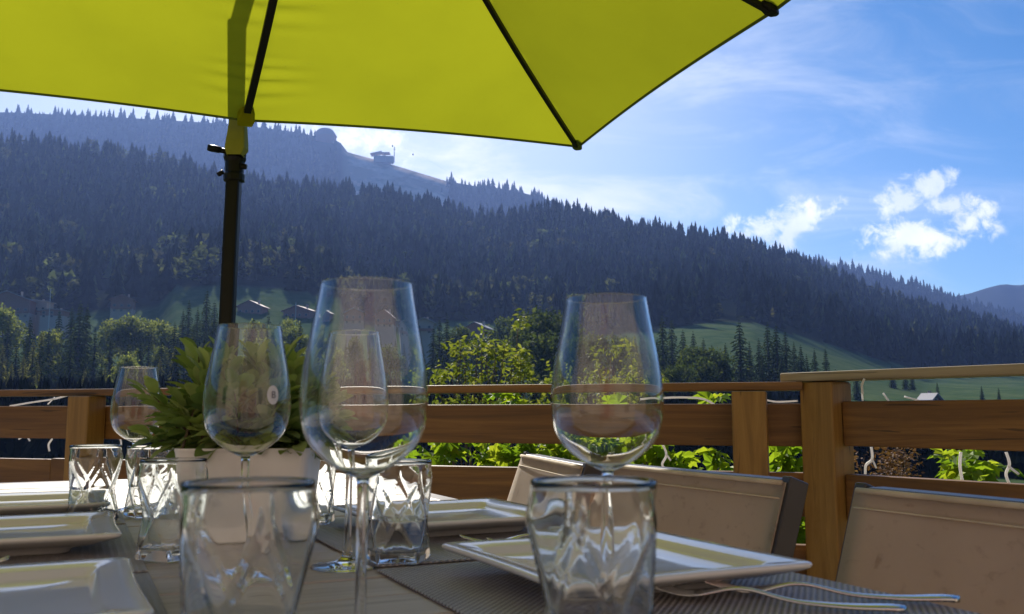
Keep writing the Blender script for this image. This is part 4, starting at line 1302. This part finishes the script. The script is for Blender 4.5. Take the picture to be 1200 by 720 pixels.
def tree(kind, px, ytop, Y, label, group, wide=1.0):
    t = px_t(px) * (1.0); X = t * Y
    z0 = float(ground_z(X, Y)) - .3
    tt_, e = dirpx(px, ytop); top = CZ + e * Y
    h = max(5.0, top - z0)
    root = empty('conifer_tree' if kind in 'cl' else 'broadleaf_tree', (tt_ * Y, Y, z0), g.uniform(0, 6.28))
    root.scale = (h * wide, h * wide, h)
    me_, tk = {'c': (CON, TRK), 'l': (LAR, TRK), 'b': (BRO, BTK), 'd': (BRD, BTK)}[kind]; me_ = me_[g.integers(0, 4)]
    link('crown', me_, None, root); link('trunk', tk, None, root)
    tag(root, label, 'tree', group)
# left of the parasol post
for x, y, Y in [(4, 402, 262), (40, 398, 255), (28, 415, 240), (50, 388, 275), (14, 424, 235), (45, 424, 228), (123, 428, 226), (135, 440, 222), (205, 405, 250), (188, 418, 240), (226, 392, 262), (245, 402, 250), (100, 432, 222), (10, 440, 224), (175, 425, 230)]:
    tree('l', x, y, Y, 'pale sunlit larch standing in front of the dark left conifers', 'pale larches before the left conifers', 1.1)
LC = [(36, 372, 300), (70, 362, 330), (85, 358, 320), (95, 352, 300), (103, 356, 310), (84, 392, 250), (32, 392, 270), (20, 400, 260), (58, 385, 280), (112, 385, 280), (120, 417, 230), (100, 405, 250), (10, 380, 320), (130, 395, 290), (48, 400, 240),
      (222, 352, 340), (243, 338, 345), (232, 360, 320), (215, 362, 330), (252, 352, 340), (205, 378, 300), (228, 380, 260), (190, 392, 280), (175, 390, 300), (258, 372, 300), (240, 385, 255), (208, 395, 250), (250, 395, 260), (165, 395, 290), (150, 400, 300), (-15, 372, 300), (-40, 365, 300)]
for x, y, Y in LC: tree('c', x, y, Y, 'dark conifer in the crowded wood left of the parasol post', 'conifers in the wood left of the parasol post')
for x, y, Y, wd in [(8, 357, 330, .9), (133, 371, 340, .85), (150, 367, 340, .85), (168, 371, 345, .9), (186, 372, 340, .85), (199, 379, 335, .8), (62, 383, 310, .7), (148, 413, 240, .8), (30, 447, 215, 1.0), (188, 404, 300, .7)]:
    tree('b', x, y, Y, 'round leafy tree with lit top among the conifers at the left', 'leafy trees among the left conifers', wd)
for x, y, Y in [(298, 372, 300), (315, 368, 310), (328, 378, 290), (352, 376, 300), (345, 388, 280), (305, 385, 270), (290, 392, 260), (366, 390, 280), (380, 400, 270)]:
    tree('c', x, y, Y, 'conifer below the chalets between parasol post and nearest wine glass', 'conifers below the middle chalets')
for x, y, Y, wd in [(297, 374, 320, .7), (338, 370, 330, .8), (345, 380, 320, .8), (322, 392, 260, .9), (372, 402, 250, 1.)]:
    tree('b', x, y, Y, 'pale leafy tree below the chalets right of the parasol post', 'leafy trees below the middle chalets', wd)
for x, y, Y in [(515, 372, 310), (524, 368, 310), (508, 382, 290), (580, 382, 310), (597, 386, 300), (395, 395, 280), (430, 398, 270), (450, 392, 290), (475, 396, 280), (492, 398, 270), (545, 404, 260), (570, 402, 260), (600, 405, 260)]:
    tree('c', x, y, Y, 'dark conifer beside the houses behind the fruit tree', 'dark conifers around the middle houses')
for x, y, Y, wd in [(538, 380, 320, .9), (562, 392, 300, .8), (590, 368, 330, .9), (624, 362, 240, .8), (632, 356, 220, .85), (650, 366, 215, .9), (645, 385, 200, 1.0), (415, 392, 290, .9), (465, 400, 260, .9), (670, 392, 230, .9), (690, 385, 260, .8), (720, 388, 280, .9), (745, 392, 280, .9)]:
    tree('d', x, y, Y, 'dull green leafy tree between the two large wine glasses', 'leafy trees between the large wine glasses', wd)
for x, y, Y in [(760, 388, 330), (776, 366, 300), (787, 372, 310), (800, 386, 280), (812, 388, 270), (824, 396, 280), (770, 395, 280)]:
    tree('c', x, y, Y, 'shaded conifer of the clump just right of the right wine glass', 'conifers right of the right wine glass')
tree('c', 866, 374, 265, 'broad tall spruce standing first from left in the right hand grove', 'conifers of the right hand grove', 1.25)
tree('c', 899, 377, 275, 'tall spruce at the middle peak of the right hand grove', 'conifers of the right hand grove', 1.1)
tree('c', 909, 379, 270, 'tall spruce touching the right side of the grove peak', 'conifers of the right hand grove', 1.2)
for x, y, Y in [(920, 386, 270), (889, 396, 265), (930, 400, 280), (938, 404, 262), (954, 408, 262), (967, 407, 262), (945, 415, 255), (850, 402, 262), (878, 400, 270), (893, 412, 250), (915, 412, 250)]:
    tree('c', x, y, Y, 'smaller spruce filling the right hand grove above the railing', 'small conifers of the right hand grove')
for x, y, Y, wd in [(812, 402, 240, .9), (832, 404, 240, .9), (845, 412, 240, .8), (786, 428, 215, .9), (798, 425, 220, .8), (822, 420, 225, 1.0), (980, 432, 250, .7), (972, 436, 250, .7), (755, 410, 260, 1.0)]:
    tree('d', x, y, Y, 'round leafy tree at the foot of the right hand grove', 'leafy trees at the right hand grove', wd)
for x, y, Y in [(1003, 432, 300), (1045, 428, 380), (1060, 428, 380), (1068, 430, 385), (1098, 448, 300), (1150, 452, 320), (1170, 455, 330)]:
    tree('c', x, y, Y, 'small lone conifer on the right hand meadow', 'lone conifers on the right hand meadow')

# ================================================================== HOUSES ON THE HILLSIDE
def chalet(px, ybase, Y, Wm, Dm, Hm, roof, rz, label, wall='chalet_wood', base_mat='chalet_plaster', balcony=True, rmat='roof_tile', wins=4):
    """gabled house: front gable faces the deck"""
    t, e = dirpx(px, ybase); zb = CZ + e * Y
    zg = float(ground_z(t * Y, Y))
    root = empty('chalet', (t * Y, Y, zb), rz)
    hw_, hd = Wm / 2, Dm / 2; low = Hm * .32
    MB().box(-hw_, hw_, -hd, hd, min(-.5, zg - zb - 1), low).build('base_wall', M[base_mat], root)
    mb = MB(); y0, y1 = -hd + .02, hd - .02
    v = [(-hw_, y0, low), (hw_, y0, low), (hw_, y0, Hm), (0, y0, Hm + roof), (-hw_, y0, Hm), (-hw_, y1, low), (hw_, y1, low), (hw_, y1, Hm), (0, y1, Hm + roof), (-hw_, y1, Hm)]
    mb.add(v, [(0, 1, 2, 3, 4), (9, 8, 7, 6, 5), (0, 5, 6, 1), (1, 6, 7, 2), (4, 9, 5, 0), (2, 7, 8, 3), (3, 8, 9, 4)])
    mb.build('wall', M[wall], root)
    ov = 1.1; rf = MB(); sl_ = roof / hw_
    for s_ in (-1, 1):
        xo = s_ * (hw_ + ov)
        v = [(0, -hd - ov, Hm + roof + .05), (xo, -hd - ov, Hm - ov * sl_ + .05), (xo, hd + ov, Hm - ov * sl_ + .05), (0, hd + ov, Hm + roof + .05)]
        v += [(a, b, c + .3) for a, b, c in v]
        rf.add(v, [(0, 1, 2, 3), (7, 6, 5, 4), (0, 4, 5, 1), (1, 5, 6, 2), (2, 6, 7, 3), (3, 7, 4, 0)])
    ro = rf.build('roof', M[rmat], root)
    MB().box(hw_ * .35, hw_ * .35 + .9, hd * .2, hd * .2 + .9, Hm + roof * .5, Hm + roof + 1.1).build('chimney', M['chalet_plaster'], ro)
    if balcony:
        b = MB().box(-hw_ * .95, hw_ * .95, -hd - 1.1, -hd, low - .15, low + .02); b.box(-hw_ * .95, hw_ * .95, -hd - 1.12, -hd - 1.03, low + .1, low + .95)
        b.build('balcony', M['chalet_wood'], root)
    for row, z in enumerate((low * .25, low + .9)):
        for i in range(wins):
            x = -hw_ + Wm * (i + .5) / wins
            wf = MB().box(x - .75, x + .75, -hd - .10, -hd - .005 + .02 * 0, z, z + 1.5).build('window', M['chalet_plaster'], root)
            MB().box(x - .6, x + .6, -hd - .13, -hd - .105, z + .15, z + 1.35).build('pane', M['window_glass'], wf)
    tag(root, label, 'house', 'houses on the far hillside'); return root
chalet(12, 375, 470, 22, 14, 10, 4.2, R(12), 'large broad roofed chalet at the far left edge', rmat='roof_pale', wins=6)
chalet(42, 372, 480, 14, 9, 8, .8, R(6), 'flat roofed pale annex beside the large left edge chalet', 'chalet_plaster', rmat='roof_pale', wins=4)
chalet(64, 374, 470, 12, 8, 4, .8, R(6), 'low long shed right of the flat roofed annex', 'chalet_wood', rmat='roof_pale', balcony=False, wins=3)
chalet(144, 368, 490, 11, 10, 7.5, 2.4, R(14), 'small chalet with pale trim standing alone above the leafy trees', wins=3)
chalet(296, 374, 500, 14, 10, 6.5, 3.2, R(-6), 'wide gabled chalet just right of the parasol post', wins=4)
chalet(352, 378, 500, 16, 10, 6, 2.8, R(-14), 'chalet with white framed windows left of the nearest wine glass', rmat='roof_tile', wins=4)
chalet(410, 381, 430, 12, 9, 5.5, 2.0, R(8), 'pale roofed chalet seen through the upper left of a wine glass', rmat='roof_pale', wins=3)
chalet(460, 385, 430, 12, 9, 5.5, 3.0, R(-10), 'brown roofed chalet seen through the right of a wine glass', wins=3)
chalet(496, 393, 400, 9, 9, 5, 2.2, R(10), 'house with a pinkish roof beside the right rim of the nearest wine glass', 'chalet_plaster', rmat='roof_pale', wins=2)
chalet(560, 398, 420, 11, 9, 5, 2.6, R(-18), 'house with a bright gable behind the top of the fruit tree', rmat='roof_pale', wins=3)
chalet(1090, 473, 300, 4, 4, 1.6, 1.5, R(30), 'small hut with a pinkish roof below the right top rail', rmat='roof_pale', wins=1, balcony=False)
# pale lamp mast by the left houses
def pole(px, y0, y1, Y, label):
    a, b = at(px, y0, Y), at(px, y1, Y); b.x = a.x
    zg = float(ground_z(a.x, Y)); MBp = MB().tube([(0, 0, min(zg, a.z) - a.z - 1), (0, 0, b.z - a.z)], [.16, .10], 8).build('mast', M['pale_plastic'])
    MBp.location = a; tag(MBp, label, 'mast')
pole(57, 380, 338, 420, 'thin pale mast right of the low left shed')
pole(346, 385, 355, 420, 'thin pale mast before the chalet with white windows')

# ridge top buildings
def ridge_pt(px):
    i = int(np.argmin(np.abs(fxs - px))); return Vector(FV[25, i])
q = at(382, 168, YF - 8); rh = empty('summit_building', (q.x, q.y, q.z - 8)); rh.scale = (1.3, 1.3, 1.3)
W2 = 23
v = []; n_ = 18
for yy in (-16, 16):
    for i in range(n_ + 1):
        a = math.pi * i / n_; v.append((-W2 * math.cos(a), yy, 24 + 15 * math.sin(a)))
fq = [(i, i + 1, n_ + 2 + i, n_ + 1 + i) for i in range(n_)] + [tuple(range(n_ + 1)), tuple(reversed(range(n_ + 1, 2 * n_ + 2)))]
MB().add(v, fq).build('roof', M['roof_tile'], rh)
MB().box(-W2 + 1.5, W2 - 1.5, -15, 15, -12, 24).build('wall', M['chalet_wood'], rh)
tag(rh, 'round roofed building silhouetted on the ridge beside the wood', 'building')
q = at(447, 185, YF - 5); ls = empty('lift_station', q); ls.scale = (1.1, 1.1, 1.1)
MB().box(-20, 14, -12, 12, -16, 3).build('wall', M['concrete'], ls)
rf = MB(); rf.add([(-30, -15, 7), (2, -15, 14), (2, 15, 14), (-30, 15, 7), (-30, -15, 8.6), (2, -15, 15.6), (2, 15, 15.6), (-30, 15, 8.6)], [(3, 2, 1, 0), (4, 5, 6, 7), (0, 1, 5, 4), (1, 2, 6, 5), (2, 3, 7, 6), (3, 0, 4, 7)])
rf.box(0, 24, -13, 13, 11, 12.4); rf.build('roof', M['roof_tile'], ls)
for x in (-16, -4, 10): MB().box(x - 1, x + 1, -9, -7, 2.5, 10.5).build('pillar', M['concrete'], ls)
MB().box(14, 34, -8, 8, -16, 3).build('platform', M['concrete'], ls)
tag(ls, 'cable lift station with a slanting roof on the bare ridge', 'building')
q = at(462, 186, YF - 20); py_ = MB().tube([(0, 0, -12), (0, 0, 38)], [1.3, .8], 8); py_.box(-4, 4, -.6, .6, 27, 28.5); py_.box(-3, 3, -.6, .6, 33, 34)
py_.build('lift_pylon', M['concrete']).location = q
tag(bpy.data.objects['lift_pylon'], 'tall thin lift pylon right of the ridge station', 'pylon')
def cabin(px, py, Y, label):
    q = at(px, py, Y); r_ = empty('lift_cabin', q)
    MB().lathe([(0, -3.4), (1.8, -3.2), (2.3, -1.5), (2.2, .6), (1.6, 1.8), (0, 2.0)], 12).build('cabin_body', M['black_metal'], r_, smooth=True)
    MB().box(-.15, .15, -.15, .15, 1.9, 6).build('hanger', M['black_metal'], r_)
    tag(r_, label, 'cable cabin', 'cable cabins over the ridge')
cabin(460, 171, YF - 60, 'dark lift cabin hanging close beside the ridge pylon')
cabin(484, 181, YF - 60, 'dark lift cabin hanging alone in the sky right of the pylon')
a, b = at(462, 160, YF - 20), at(640, 260, 1500)
cb = MB(); cb.tube([at(462, 169, YF - 60) , at(484, 177.5, YF - 60), at(560, 222, YF - 60)], .10, 5); cb.build('lift_cable', M['black_metal'])
tag(bpy.data.objects['lift_cable'], 'thin dark lift cable running down from the ridge pylon', 'cable')

# ------------------------------------------------------------------ unseen house added behind the camera for warm fill light and reflections
plain('fill_house_timber', (.40, .32, .25), .7, var=.3, nsc=2)
hs = empty('fill_house', (0, -2.6, 0), R(4))
tag(hs, 'unseen pale boarded house added behind the deck for warm fill light', 'house')
hb = MB()
for i in range(34): hb.box(-12, 12, -.30, 0 - .012 * (i % 2), -1 + i * .2, -1 + i * .2 + .195)
hb.build('wall', M['fill_house_timber'], hs)
MB().box(-13, 13, -6, 1.0, 5.9, 6.15).build('roof', M['roof_tile'], hs)
for x in (-4.2, 3.6):
    wf = MB().box(x - .8, x + .8, .002, .05, .9, 2.2).build('window', M['chalet_plaster'], hs)
    MB().box(x - .7, x + .7, .052, .058, 1.0, 2.1).build('pane', M['window_glass'], wf)
dr_o = MB().box(-.6, .6, .002, .06, .02, 2.1).build('door', M['chalet_wood'], hs)
MB().box(.42, .5, .062, .10, 1.0, 1.1).build('handle', M['steel'], dr_o)

# ================================================================== HAZE
m, k = material('haze_air')
pv_ = k.n('ShaderNodeVolumePrincipled')
pv_.inputs['Color'].default_value = (.30, .47, 1.0, 1)
pv_.inputs['Density'].default_value = 0.98e-4
pv_.inputs['Anisotropy'].default_value = .35
pv_.inputs['Density Attribute'].default_value = ''
out(k, None, pv_.outputs[0])
zmin = min(GZ.min(), -20) - 1
zs = max(FV[..., 2].max(), GZ.max()) + 60
hz_ = MB().box(-4300, 4300, -4300, 4300, zmin, zs).build('haze', m)
tag(hz_, 'pale blue air haze filling the valley', 'haze', kind='stuff')
